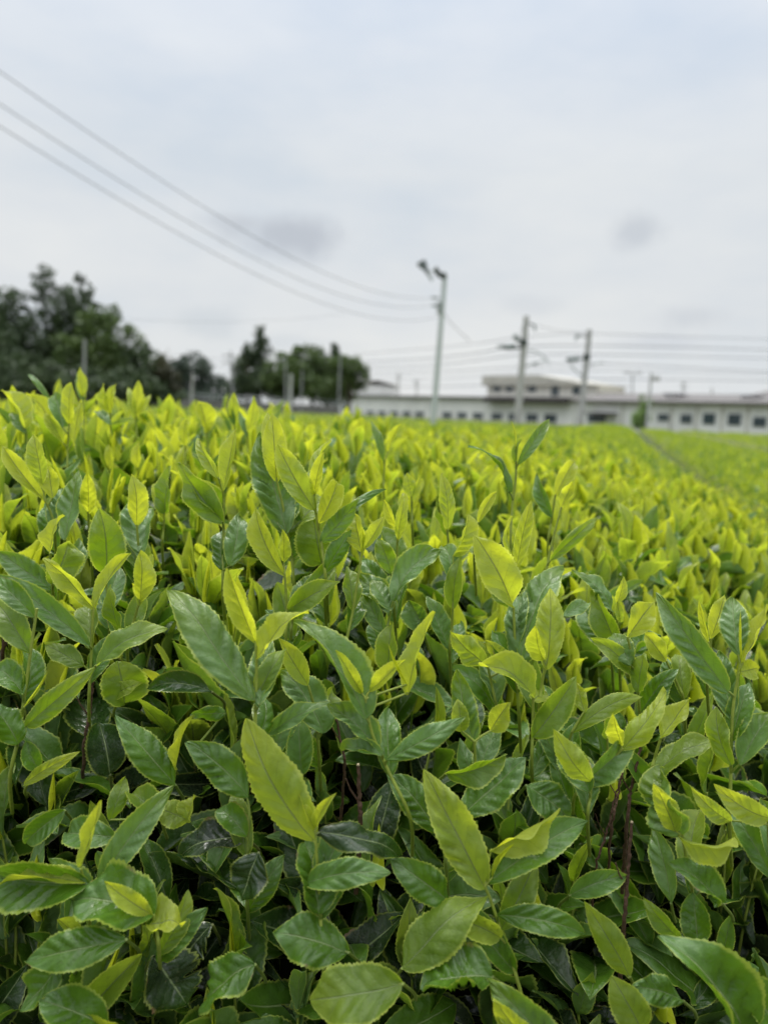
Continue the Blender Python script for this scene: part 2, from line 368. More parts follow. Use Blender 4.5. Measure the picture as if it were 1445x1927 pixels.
shoots = []          # (root, points to project)
def hero(label, d, stem, leaves, cat='tea shoot', name='tea_shoot', group='leafy shoots of the near tea hedge'):
    """stem: photo pixels from the bottom up; leaves: (base x, base y, tip x, tip y, width px, kind, tip depth in cm, roll, [arch, curl])"""
    hid = False
    if stem is None:
        bx = sum(l[0] for l in leaves) / len(leaves); by = sum(l[1] for l in leaves) / len(leaves)
        tx = sum(l[2] for l in leaves) / len(leaves); ty = sum(l[3] for l in leaves) / len(leaves)
        k = math.hypot(bx - tx, by - ty) + 1
        sx, sy = (bx - tx) / k, (by - ty) / k
        hid = True; stem = [(bx + sx * 22, by + abs(sy) * 10 + 16), (bx, by)]
    n = len(stem)
    low = P(stem[0][0] + 4, stem[0][1] + (12 if hid else 70), d + (0.10 if hid else 0.075))
    pts = [low] + [P(x, y, d + (0.045 if hid else 0.012) * (1 - i / max(1, n - 1))) for i, (x, y) in enumerate(stem)]
    root = empty(name, pts[0]); tag(root, label, cat, group)
    young = min(KIND[l[5]]['age'] for l in leaves)
    paths = [(pts, 0.0013, 0.0009, 0.15 + 0.5 * young)]
    pl = spline(pts, 30)
    for l in leaves:
        bx, by, tx, ty, wpx, kind, dz = l[:7]
        roll = (l[7] if len(l) > 7 else 0) + rng.normal(0, 17)
        arch = l[8] if len(l) > 8 else None; curl = l[9] if len(l) > 9 else 0.0
        dz = dz / 100.0
        B = P(bx, by, d); T = P(tx, ty, d + dz)
        W = wpx * d / FPX * 1.06
        hero_leaf(root, B, T, W, kind, roll, arch, curl)
        # the petiole runs from the nearest point of the stem to the leaf
        pp = np.array([proj(q_)[:2] for q_ in pl]); j = int(np.argmin(np.hypot(pp[:, 0] - bx, pp[:, 1] - by - 10)))
        dist = np.linalg.norm(pl[j] - B)
        if 0.001 < dist < 0.05:
            paths.append(([pl[j], (pl[j] + B) / 2 + np.array([0, 0, 0.0005]), B + (T - B) * 0.03], 0.0009, 0.0006, 0.1 + 0.5 * KIND[kind]['age']))
    if not hid and cat == 'tea shoot' and d <= .62:        # the older leaves lower on the same stem
        L_ = np.linalg.norm(pl - pts[-1], axis=1)
        for dist_, kd in ((rng.uniform(.026, .040), 'o' if rng.random() < .6 else 'g'), (rng.uniform(.050, .070), 'm')):
            if L_.max() < dist_ + .01: continue
            B = pl[int(np.argmin(abs(L_ - dist_)))]; az = rng.uniform(0, 6.28); e = rng.uniform(.5, 1.05)
            a_ = np.array([math.cos(az) * math.cos(e), abs(math.sin(az)) * math.cos(e), math.sin(e)]); ln = rng.uniform(.036, .050)
            hero_leaf(root, B, B + a_ * ln, ln * rng.uniform(.36, .44), kd, rng.normal(0, 25), None, .05)
    stem_mesh(root, paths)
    shoots.append(root)
    return root
# ---------------------------------------------------------------- the shoots that stand out, one by one
S = hero
SP = dict(cat='tea sprig', name='tea_sprig', group='low sprigs on the front of the near tea hedge')
S('yellow shoot at the left edge with one long leaf leaning left and two upright ones', .62, [(104,1010),(100,975),(86,942)],
  [(86,944,5,838,40,'y',1.5,-15),(80,912,62,816,36,'p',0,10),(100,938,92,876,38,'y',1,0)])
S('small bright shoot with a single oval leaf between two larger grey-green leaves', .64, [(172,1040),(168,990),(167,963)], [(167,965,165,884,34,'y',-1,0)])
S('shoot with the brightest upright oval leaf against a broad grey-green one', .60, [(263,1090),(262,1040),(258,988)],
  [(258,990,254,893,40,'y',-.5,0),(261,1039,243,925,58,'g',3,-5),(262,1050,284,950,40,'g',3,20)])
S('shoot carrying one broad rounded olive leaf, backlit', .58, [(205,1150),(201,1100),(199,1080)], [(199,1082,187,957,70,'o',-1,0)])
S('shoot with a short toothed yellow oval leaf above arching green leaves', .56, [(240,1210),(252,1170),(264,1128)],
  [(264,1132,267,1040,44,'y',0,5),(262,1140,288,1045,30,'p',2,30),(230,1192,208,1100,34,'o',0,0)])
S('shoot forking into a broad yellow leaf leftward and a narrow folded one rightward', .54, [(168,1330),(172,1240),(176,1150)],
  [(176,1146,86,1050,38,'y',0,20),(176,1146,240,1035,20,'y',2,50),(170,1215,-5,1082,48,'g',1,10,.12),(159,1253,85,1212,44,'o',1,0)])
S('shoot with a folded pointed yellow leaf rising beside a broad olive one', .57, [(100,1110),(97,1070),(95,1040)], [(95,1042,115,968,26,'y',0,35),(100,1100,130,1020,60,'o',1,0)])
S('tall shoot with a big olive leaf leaning left and a quilted narrow leaf on top', .57, [(420,1110),(421,1040),(421,985),(421,930),(413,900)],
  [(421,985,335,870,60,'o',0,10),(411,900,367,821,24,'p',1,25),(421,925,446,806,30,'p',1,0),(434,1067,450,960,48,'g',2,0)])
S('shoot with one long quilted grey-green leaf standing in front of yellow ones', .62, [(124,1080),(123,1040),(122,1015)], [(122,1017,148,883,42,'g',2,0)])
S('bright shoot of five leaves standing above the hedge top at the left', .80, [(128,900),(128,850),(131,797)],
  [(120,835,85,778,22,'p',0,10),(131,799,130,719,27,'y',0,0),(138,838,154,752,20,'y',1,10),(119,807,104,738,34,'g',2,0)])
S('shoot with a wide yellow leaf leaning left at the hedge top beside the frame edge', .82, [(56,860),(52,830),(48,806)], [(48,807,5,733,38,'y',0,0),(50,815,22,776,22,'g',1,0)])
S('thin shoot with a narrow green leaf pointing up-left against the dark trees', .9, [(100,830),(97,790),(93,752)], [(93,752,52,700,12,'m',1,20),(96,775,112,718,9,'b',0,0)])
S('pointed shoot whose twin yellow leaves rise highest against the trees', .95, [(160,830),(158,780),(156,745)], [(156,747,150,692,23,'y',0,0),(157,755,146,700,16,'g',1,0),(158,770,140,735,14,'b',0,30)])
S('paired upright yellow leaves at the hedge top under the tree grove', .9, [(210,860),(209,800),(208,775)], [(208,778,198,722,18,'y',0,0),(210,780,214,721,20,'y',0,0),(209,800,180,770,22,'g',2,0)])
S('yellow shoot with a tall leaf and two side leaves against the end of the grove', 1.0, [(258,840),(257,800),(256,776)], [(256,776,262,714,22,'y',0,0),(254,790,242,724,16,'p',1,0),(258,785,284,740,14,'y',1,30)])
S('shoot with one upright olive oval leaf in the middle left of the hedge', .68, [(306,1030),(308,1000),(310,965)], [(310,967,322,877,42,'o',0,0),(308,980,290,905,24,'p',1,0)])
S('small yellow spearhead leaf deep in the left of the hedge', .85, [(208,930),(207,905),(207,884)], [(207,884,207,835,20,'y',0,0)])
S('small yellow leaf with a dark midrib behind the brightest upright leaf', .85, [(260,940),(260,910),(260,880)], [(260,882,260,830,20,'y',0,0)])
S('shoot with a wide yellow leaf leaning left against the low grey wall', .95, [(396,870),(392,840),(388,812)], [(388,814,376,754,34,'y',0,0),(390,815,398,765,20,'p',2,0)])
S('spearhead shoot of yellow leaves left of the tallest pair in the middle', .95, [(443,850),(442,820),(441,792)], [(441,794,440,738,22,'y',0,0),(442,800,430,765,14,'g',0,0)])
S('slender yellow shoot leaning right beside the tallest pair in the middle', .92, [(466,870),(466,840),(467,812)], [(467,815,479,745,24,'y',0,10),(466,822,450,772,14,'g',1,0)])
S('yellow spearhead leaf between the leaning shoots above the low wall', .9, [(350,890),(350,865),(349,838)], [(349,840,349,787,24,'y',0,0)])
S('shoot of two stacked bright toothed leaves rising above all its neighbours', .56, [(554,1110),(548,1040),(534,960),(521,904)],
  [(521,908,512,776,48,'y',0,-5),(519,890,506,766,36,'y',1.2,-15),(540,1005,486,818,80,'g',2.5,-5),(536,1000,556,900,52,'g',3,20)])
S('shoot with a quilted leaf leaning left over a slim glowing bud leaf', .54, [(614,1100),(606,1030),(596,975),(591,930)],
  [(592,960,522,835,52,'p',.5,-10),(591,932,608,851,26,'y',-.5,15),(600,985,636,903,52,'y',1.5,0),(594,950,614,825,22,'p',2,30)])
S('shoot with a very broad rounded olive leaf in the shade of others', .57, [(612,1140),(609,1100),(605,1058)], [(605,1060,590,977,86,'o',0,0),(612,1034,716,906,18,'m',1,40)])
S('shoot with a long yellow leaf leaning left and a small pointed one at its foot', .54, [(538,1210),(540,1150),(536,1080)],
  [(536,1084,477,953,50,'y',1,5),(534,1058,532,996,28,'y',-.5,0)])
S('shoot on a pale thin stem with two folded yellow leaves and a needle bud', .55, [(650,1225),(664,1150),(678,1060)],
  [(680,1040,667,965,46,'y',1,-5),(684,1034,723,970,27,'y',0,30),(680,1060,682,990,7,'b',-.5,0)])
S('shoot of three slim yellow leaves fanning up right of the middle', .60, [(744,1110),(747,1050),(748,990)], [(747,994,724,939,16,'y',0,20),(749,1017,764,932,24,'y',-.5,0),(752,980,760,925,22,'y',1,0)])
S('shoot with a flat olive leaf behind the pale thin stem', .56, [(742,1150),(740,1110),(736,1078)], [(736,1080,712,1013,38,'o',0,0)])
S('shoot with a grey-green quilted leaf stretching up to the right', .55, [(728,1200),(732,1165),(740,1131)], [(740,1131,830,1036,44,'g',2,-15,.09),(736,1150,700,1090,44,'g',2,0)])
S('shoot with a pinched square-topped yellow leaf over a slim olive leaf', .57, [(846,1230),(850,1180),(852,1145)], [(852,1047,882,966,38,'y',.5,10),(851,1147,868,1039,36,'o',-.5,0),(852,1100,836,1020,40,'g',2,-10)])
S('shoot with a slim frosted upright leaf left of the pinched yellow leaf', .63, [(846,1080),(844,1040),(842,996)], [(842,998,831,889,30,'p',0,0),(842,1010,818,935,14,'o',0,40)])
S('big broad yellow leaf leaning left on a thick straight stem', .53, [(976,1345),(970,1240),(966,1142)], [(965,1142,892,1004,68,'y',.5,-5),(976,1253,1049,1052,86,'g',3,10)])
S('shoot whose curved yellow-olive leaf bows up to the right', .55, [(548,1200),(550,1170),(556,1135)], [(556,1137,641,1044,30,'o',1,35,.14),(550,1150,600,1080,50,'g',3,0)])
S('small frosted pair of leaves behind the fan of three', .70, [(776,1000),(775,965),(774,934)], [(774,936,764,889,26,'p',0,0),(776,945,790,895,12,'p',0,30)])
S('small yellow leaf with its tip folded over to the right', .64, [(892,1050),(896,1010),(899,982)], [(899,984,935,922,20,'y',1,25,.02,.25)])
S('grey-green narrow leaf and a yellow leaf crossing behind the middle', .85, [(722,930),(722,900),(724,868)], [(722,870,697,790,18,'g',1,0),(730,850,754,797,16,'y',0,20)])
S('tall thin shoot rising to the far building with a grey rolled leaf on the right', .66, [(960,1040),(963,960),(970,900),(971,840)],
  [(974,874,1035,788,24,'g',1,-25),(969,848,961,791,7,'b',0,0),(959,927,882,839,18,'m',1,-30,.12),(971,870,978,825,10,'o',0,40)])
S('upright pale quilted leaf with a dark midrib right of the broad yellow one', .57, [(968,1140),(968,1100),(971,1068)], [(971,1072,1000,940,33,'p',0,0),(967,1056,950,975,14,'y',-.3,40)])
S('wide yellow-green leaf leaning right in the soft middle distance', .75, [(1030,1030),(1038,975),(1045,930)], [(1045,932,1085,859,32,'y',1,0),(1040,975,1007,890,26,'g',1,0)])
S('shoot with a thin dark stem and one folded yellow leaf on top', .66, [(1026,1100),(1034,1040),(1056,954)], [(1056,956,1079,905,20,'y',0,30),(1036,1054,1125,973,28,'o',1,35,.10)])
S('pale quilted leaf standing over a small brilliant yellow leaf', .50, [(1014,1345),(1019,1290),(1026,1250)],
  [(1028,1260,1035,1106,56,'p',1,0),(1023,1243,1006,1178,34,'y',-1.2,0),(1060,1160,1111,1132,30,'g',1,0)])
S('hooded pale leaf arching left over a straight stem', .50, [(1000,1440),(1002,1370),(1003,1310)], [(1004,1312,912,1242,46,'p',.5,-25,.16,.2),(1004,1320,1036,1300,30,'p',2,0)])
S('grey rolled leaf slanting up-left right of the big grey one', .60, [(1150,1230),(1152,1190),(1151,1151)], [(1151,1151,1089,1068,28,'g',0,0)])
S('slim yellow leaf over a small oval one', .58, [(1164,1240),(1162,1190),(1160,1135)], [(1160,1137,1172,1085,22,'y',0,0),(1168,1172,1160,1130,16,'p',0,0)])
S('shoot with a short broad yellow leaf folded square at the top', .55, [(1203,1340),(1196,1270),(1180,1198)],
  [(1180,1200,1228,1133,56,'y',1,0),(1186,1253,1153,1192,48,'g',2,0),(1200,1303,1211,1229,42,'o',0,0)])
S('slanting shoot ending in one notched yellow-green leaf', .57, [(1286,1320),(1275,1290),(1253,1243)], [(1253,1245,1210,1192,42,'y',1,0)])
S('tall thick-stemmed shoot with a long wrinkled blue-grey leaf and yellow tip leaves', .49, [(1372,1560),(1374,1471),(1378,1340),(1392,1250)],
  [(1369,1303,1234,1116,58,'g',1.5,10,.10),(1388,1234,1376,1123,56,'g',2,0),(1395,1248,1393,1146,10,'b',-.5,0),(1396,1250,1452,1142,32,'y',.5,20),(1390,1265,1428,1256,40,'y',0,0),(1391,1440,1452,1340,54,'g',1,0),(1376,1440,1345,1330,30,'o',1,30)])
S('small upright yellow leaf pair just left of the wrinkled leaf', .55, [(1330,1290),(1334,1240),(1336,1201)], [(1336,1203,1362,1118,34,'y',.5,10),(1333,1210,1314,1130,14,'y',0,40)])
S('shoot bowing right into a pale bright leaf with a curled young leaf at its fork', .49, [(1080,1500),(1130,1450),(1172,1408)],
  [(1168,1412,1252,1296,52,'p',.5,0),(1169,1403,1153,1342,34,'y',-1,0)])
S('long arched yellow-green leaf reaching right under the dark hollow', .52, [(1060,1450),(1066,1410),(1076,1377)], [(1076,1379,1210,1306,38,'o',1,25,.13),(1099,1340,1085,1285,28,'p',1,0)])
S('bright leaf tilted right beside the brown cut twigs', .51, [(1225,1460),(1232,1425),(1243,1388)], [(1243,1390,1301,1317,40,'y',.5,10)])
S('leaf curling over to the left in a hook above dark leaves', .48, [(1105,1540),(1110,1500),(1112,1470)], [(1112,1472,1040,1372,48,'p',0,10,.22),(1108,1490,1060,1395,60,'m',3,0)])
S('grey-green broad leaf with a small yellow oval leaf in front of it', .47, [(1300,1660),(1290,1610),(1282,1568)],
  [(1284,1572,1230,1443,78,'g',2,0),(1270,1566,1229,1470,42,'p',-.5,0),(1274,1572,1384,1583,40,'y',-.5,-30,.16)])
S('dark narrow leaf with a bright midrib below the small yellow oval', .49, None, [(1262,1699,1226,1540,50,'g',2,0)], **SP)
S('green leaf pointing up-left in the lower right, yellow at its tip', .47, None, [(1357,1699,1253,1625,54,'m',0,-10)], **SP)
S('yellow-green leaf bent like a saddle in the lower right', .48, None, [(1277,1761,1208,1682,34,'o',0,25,.2)], **SP)
S('upright green leaf with a pale midrib in the lower right', .48, None, [(1312,1778,1302,1678,58,'m',1,0)], **SP)
S('pair of pale leaves bowing left at the right edge', .48, [(1450,1640),(1446,1580),(1444,1540)], [(1374,1546,1298,1480,34,'p',0,20,.12),(1450,1540,1343,1476,48,'p',0,10,.1)])
S('large smooth bright green leaf in the lower right corner', .43, None, [(1398,1945,1264,1770,98,'m',0,0,.06)], **SP)
S('green leaf cut by the frame in the lower right corner', .44, None, [(1462,1930,1369,1838,80,'m',0,5)], **SP)
S('leaf lying folded to the left beside the large smooth one', .45, None, [(1284,1884,1187,1860,52,'m',0,-35,.08)], **SP)
S('olive leaf rising at the bottom edge right of the pale bottom leaf', .45, None, [(1210,1945,1150,1838,72,'o',0,0)], **SP)
S('olive leaf slanting up-left toward the wavy yellow-rimmed one', .47, None, [(1184,1837,1102,1702,56,'o',0,0)], **SP)
S('shoot with a wavy yellow-rimmed leaf stretching right and a crumpled pale one left', .46, [(982,1880),(955,1790),(925,1700),(912,1668)],
  [(935,1722,1102,1757,54,'m',-.5,-25,.14),(940,1764,855,1727,46,'p',0,0,.1,.3),(911,1670,797,1447,86,'p',1.5,0,.05),(915,1662,1106,1535,66,'m',2,-10,.06),(920,1600,1055,1523,38,'y',.5,-20,.08),(926,1652,968,1588,18,'b',-.5,20)])
S('broad leaf half hidden behind the long quilted one', .485, [(840,1640),(835,1600),(826,1566)], [(824,1568,735,1452,60,'m',1,-10)])
S('leaf bending up-right in a hook near the thin brown twig', .50, None, [(1072,1685,1180,1648,46,'m',0,-30,.18)], **SP)
S('round green leaf hanging tip-down under the long pale one', .50, None, [(990,1478,1074,1548,64,'m',0,0,.08)], **SP)
S('flat olive leaf spreading up-right in the lower middle', .45, None, [(757,1822,906,1674,88,'o',1,0)], **SP)
S('dark green oval leaf pointing left in the lower middle', .47, None, [(846,1697,736,1616,70,'m',0,0)], **SP)
S('rounded glossy leaf at the bottom right of the middle', .44, None, [(925,1838,794,1858,104,'m',0,-5,.1)], **SP)
S('broadest bright yellow-green leaf at the bottom middle', .43, None, [(757,1851,577,1880,112,'o',0,-5,.06)], **SP)
S('dark green oval leaf lying left of the broadest bright leaf', .45, None, [(655,1792,517,1750,94,'m',0,0,.05)], **SP)
S('shoot with the big quilted leaf leaning left and two tiny yellow tip leaves', .45, [(606,1780),(603,1720),(598,1640),(593,1563)],
  [(592,1583,461,1354,98,'p',1,0,.05),(592,1562,563,1498,18,'y',-.5,0),(595,1556,629,1493,20,'y',-.5,20),(577,1661,735,1640,54,'m',-.5,-25,.18),(600,1565,768,1602,60,'d',2,0),(600,1720,575,1580,88,'m',2.5,0)])
S('pale leaf rising from the bottom edge right of the middle', .43, None, [(1040,1965,925,1850,76,'g',0,0)], **SP)
S('yellow leaf corner at the very bottom of the frame', .42, None, [(1010,1990,925,1875,56,'p',0,0)], **SP)
S('long grey-green leaf arching up-right in the lower left', .46, None, [(188,1662,322,1478,58,'g',1,0,.09)], **SP)
S('shoot with a narrow upright yellow leaf and a flat one pointing left', .45, [(168,1720),(160,1670),(153,1634)],
  [(152,1632,190,1506,24,'y',0,40),(160,1662,-8,1665,36,'y',-.5,-30,.1),(168,1664,-12,1650,92,'m',2,-10)])
S('broad matte leaf pointing left with two small yellow leaves at its base', .44, [(300,1790),(296,1755),(289,1720)],
  [(290,1722,139,1703,108,'m',1,0),(287,1722,196,1658,38,'y',0,0),(278,1742,342,1735,60,'y',0,0)])
S('large bright green leaf sweeping down-left in the lower left corner', .43, None, [(238,1768,47,1808,76,'m',0,-5,.1)], **SP)
S('green leaf with a pale tip pointing down in the lower left corner', .44, None, [(125,1800,40,1902,60,'m',0,0,.08)], **SP)
S('large grey weathered leaf with torn brown edges', .48, None, [(288,1800,352,1890,112,'t',0,0)], **SP)
S('small weathered leaf with torn edges above the largest torn one', .49, None, [(400,1740,340,1830,60,'t',0,10)], **SP)
S('glossy green leaf pointing down-left at the bottom', .45, None, [(480,1815,377,1904,80,'m',0,0)], **SP)
S('olive leaf bending up-right near the bottom left', .46, None, [(165,1905,262,1800,58,'o',0,20,.1)], **SP)
S('broad green leaf cut by the bottom edge at the left', .43, None, [(200,1935,75,1885,74,'m',0,0),(235,1945,147,1905,38,'y',0,0)], **SP)
S('dark glossy leaf curving down-left, shining on top', .49, None, [(464,1578,342,1608,62,'d',0,-10,.16)], **SP)
S('dark glossy leaf hanging tip-down with a brown scorched tip', .48, None, [(487,1605,457,1692,76,'d',0,0)], **SP)
S('small dull oval leaf on the stem left of the big quilted one', .48, [(466,1700),(465,1620),(470,1540)], [(464,1574,410,1518,50,'m',1,0),(468,1500,350,1395,70,'m',1,-5,.07)])
S('ruffled yellow-green rosette in the lower left', .48, None, [(355,1545,290,1518,50,'p',0,0,.1),(352,1545,366,1500,40,'p',0,20),(207,1545,236,1462,36,'o',1,0),(300,1530,250,1490,50,'o',1,0)], **SP)
S('green leaf with a fine midrib pointing left behind the narrow yellow leaf', .48, None, [(218,1575,121,1567,60,'m',1,0)], **SP)
S('green leaf tilting down-left near the left edge', .49, None, [(122,1525,45,1590,44,'m',0,0)], **SP)
S('shoot with the largest grey-green leaf leaning left below a glowing yellow one', .46, [(482,1430),(481,1350),(483,1270),(482,1215)],
  [(478,1318,332,1088,76,'g',1.5,-5,.05),(481,1210,428,1070,48,'y',0,-5),(484,1240,566,1142,42,'y',0,20),(488,1330,500,1190,56,'g',3,0)])
S('forked shoot with four yellow tip leaves over a long grey-green one', .47, [(772,1540),(730,1450),(700,1380),(688,1315)],
  [(688,1352,561,1163,64,'g',1.5,-5,.05),(682,1306,634,1227,30,'y',-.5,0),(694,1302,762,1241,32,'y',-.3,-10,.1),(767,1308,818,1151,44,'y',.5,10),(767,1290,730,1210,12,'b',-.5,0),(728,1430,871,1350,50,'g',-.5,-30,.14),(720,1420,640,1410,30,'g',1,0)])
S('quilted yellowish leaf between the two large grey-green ones', .52, [(600,1420),(596,1350),(580,1290)], [(580,1290,525,1200,42,'p',0,0),(608,1380,534,1258,56,'g',2,0)])
S('pale leaf bowed to the right above the brown twig', .49, [(500,1440),(502,1410),(505,1380)], [(505,1382,622,1320,38,'g',0,-35,.18)])
S('upright grey-green leaf just right of the big quilted leaf', .50, None, [(568,1456,562,1352,52,'g',1,0)], **SP)
S('upright blue-grey cupped leaf near the middle', .50, [(896,1460),(894,1430),(892,1395)], [(892,1397,864,1258,50,'g',1,0),(923,1376,960,1320,40,'y',0,0),(868,1376,861,1315,34,'p',0,0)])
S('wavy yellow-green leaf bowing right in the middle', .49, None, [(840,1456,951,1418,42,'o',0,-30,.15)], **SP)
S('large green leaf with wide teeth pointing up-right', .50, None, [(868,1535,990,1428,88,'m',1,0)], **SP)
S('two thin yellow-green leaves crossing beside the straight stem', .54, [(935,1340),(925,1290),(917,1253)], [(917,1255,847,1187,42,'p',0,0),(965,1255,913,1205,26,'p',0,10)])
S('shaded upright green leaf behind the forked shoot', .55, None, [(726,1268,733,1172,42,'o',0,0)], **SP)
S('dark grey leaf in the gap above the upright pale leaf', .58, None, [(797,1192,770,1130,50,'g',1,0)], **SP)
S('shoot at the left edge with a bent yellow-green leaf and a thin rolled bud', .48, [(20,1460),(38,1380),(45,1322),(58,1230),(70,1145)],
  [(50,1367,178,1256,46,'o',0,30,.10),(45,1332,91,1262,12,'b',-.3,0),(45,1307,-12,1250,50,'m',1,0),(66,1162,-8,1090,44,'m',1,0),(35,1400,-18,1320,60,'m',0,0)])
S('olive leaf arching to the right behind the forked shoot', .51, None, [(183,1252,316,1183,40,'o',1,30,.12)], **SP)
S('broad cupped olive leaf in the shade at the left', .53, None, [(235,1324,222,1244,84,'o',0,0),(210,1310,266,1284,30,'p',-.5,20)], **SP)
S('dark drooping leaf arching left in the shaded hollow', .52, None, [(398,1302,277,1295,38,'d',0,-20,.2)], **SP)
S('dark glossy pointed leaf rising left of the big quilted leaf', .50, None, [(330,1477,218,1345,66,'m',0,0,.07)], **SP)
S('dark matte leaf with a fine pale midrib in the shaded left', .53, None, [(207,1457,187,1360,76,'d',1,0)], **SP)
S('thin yellow-green curved leaf low at the left edge', .49, None, [(45,1477,150,1415,26,'p',0,30,.12),(75,1450,50,1395,36,'m',0,0)], **SP)
S('small bright cupped leaf catching light in the hollow', .50, None, [(425,1342,358,1345,34,'m',0,0,.1),(332,1449,363,1345,18,'y',0,40)], **SP)
# ---------------------------------------------------------------- bare cut twigs in the gaps
TWIG = simple('cut_twig_bark', (0.085, 0.045, 0.028), 0.8, 0.4, 300.0, bump=0.5)
CUT = simple('cut_wood', (0.45, 0.36, 0.24), 0.8, 0.2, 300.0)
for lab, d, pts, r in [
    ('brown cut twig standing under the bright tilted leaf, pale at its cut end', .52, [(1150,1560),(1163,1490),(1180,1420)], .0013),
    ('taller reddish cut twig just right of the first one', .525, [(1178,1560),(1188,1480),(1206,1400)], .0017),
    ('thick brown cut twig with a blunt top low in the right gap', .49, [(1172,1760),(1180,1650),(1188,1548)], .0019),
    ('thin brown twig crossing behind the gap', .54, [(1120,1640),(1142,1560),(1165,1470)], .0012),
    ('short brown cut twig with a pale splintered top below the middle', .50, [(678,1560),(676,1500),(674,1440)], .0022),
    ('slim brown stem running up behind the grey-green leaves of the middle', .52, [(648,1440),(640,1390),(630,1340)], .0013),
    ('brown woody stem at the upper left edge behind the drooping leaf', .60, [(8,1210),(16,1160),(26,1100)], .0021),
    ('brown woody stem in shade under the forking shoot at the left', .56, [(160,1400),(170,1340),(176,1280)], .0018),
    ('leaning brown twig behind the hooked leaf', .53, [(1048,1400),(1040,1360),(1030,1330)], .0015)]:
    r *= .75; d += .012
    p = [P(pts[0][0] - 8, pts[0][1] + 120, d + .04)] + [P(x, y, d) for x, y in pts]
    root = empty('cut_twig', p[0]); tag(root, lab, 'twig', 'bare brown twigs left by pruning')
    mb = MB(); pl = spline(p, 40); kk_ = len(pl); pl[1:-1] += np.random.default_rng(int(pts[0][0])).normal(0, .00035, (kk_ - 2, 3)); rr = np.linspace(r * 1.1, r * .7, kk_) * (1 + .28 * (np.arange(kk_) % 9 == 4)); mb.tube(pl, rr, 9)
    j_ = int(kk_ * .62); q0 = pl[j_]; mb.tube([q0, q0 + np.array([.006 if pts[0][0] % 2 else -.006, -.001, .009]), q0 + np.array([.009 if pts[0][0] % 2 else -.009, -.002, .017])], [r * .5, r * .4, r * .3], 6); mb.build('twig_bark', TWIG, root)
    mb = MB(); ax = (pl[-1] - pl[-2]) / np.linalg.norm(pl[-1] - pl[-2]); mb.tube([pl[-1], pl[-1] + ax * .0010], [r * .68, r * .5], 8); mb.build('cut_end', CUT, root)

# ---------------------------------------------------------------- shoots grown over the canopy
def surf_normal(X, Y, e=0.02):
    z0 = canopy(X, Y); gx = (canopy(X + e, Y) - z0) / e; gy = (canopy(X, Y + e) - z0) / e
    n = np.array([-gx, -gy, 1.0]); return n / np.linalg.norm(n)

def grow(X, Y, tipdrop=0.0, h=None, old=0.0):
    """-> base, stem points, leaves [(B, T, N, W, age, kind)] of one shoot"""
    h = h or random.uniform(0.065, 0.125)
    tip = np.array([X, Y, float(canopy(X, Y)) - tipdrop + random.gauss(0, 0.012)])
    nrm = surf_normal(X, Y); lean = np.array([nrm[0] * .22 + random.gauss(0, .13), nrm[1] * .22 + random.gauss(0, .13), 1.0]); lean /= np.linalg.norm(lean)
    Lt = random.uniform(0.038, 0.070); top = tip - lean * Lt * 0.9
    base = top - lean * h - np.array([0, 0, 0.02])
    st = [base, base + (top - base) * .5 + np.array([random.gauss(0, .004), random.gauss(0, .004), 0]), top]
    leaves = []; k = random.choice([3, 3, 4, 4, 5]); phi = random.uniform(0, 6.28); vig = random.uniform(0.8, 1.2)
    shade = random.random()
    for i in range(k):
        f = i / max(1, k - 1)                      # 0 youngest .. 1 oldest
        pos = top + (base - top) * (0.02 + 0.75 * f * random.uniform(.8, 1.1))
        e = math.radians(random.uniform(68, 86) - 28 * f + random.gauss(0, 7)); p_ = phi + i * 2.4 + random.gauss(0, .25)
        L = (Lt + 0.028 * f * vig) * random.uniform(.88, 1.12) * (1.0 if i else .95)
        a = np.array([math.cos(p_) * math.cos(e), math.sin(p_) * math.cos(e), math.sin(e)]); a = a + (lean - [0, 0, 1]); a /= np.linalg.norm(a)
        n = np.array([-math.cos(p_) * math.sin(e), -math.sin(p_) * math.sin(e), math.cos(e)])
        n = n + 0.35 * np.cross(n, a) * random.gauss(0, 1)
        age = (0.02 + 0.22 * random.random()) if f < .3 else random.choice([.1, .22, .34, .38, .48, .52]) + .05 * random.random() if f < .6 else random.choice([.36, .46, .48, .5, .52, .64]) + .04 * random.random()
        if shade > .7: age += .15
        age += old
        leaves.append((pos, pos + a * L, n, L * random.uniform(.36, .48) * (0.85 if i == 0 else 1), min(age, .8), 'leaf'))
    if random.random() < .6:
        L = Lt * random.uniform(.6, .9); leaves.append((top, top + (lean + np.array([random.gauss(0, .1), random.gauss(0, .1), 0])) * L, nrm + np.array([.3, -1, 0]), L * .22, .05, 'bud'))
    return base, st, leaves

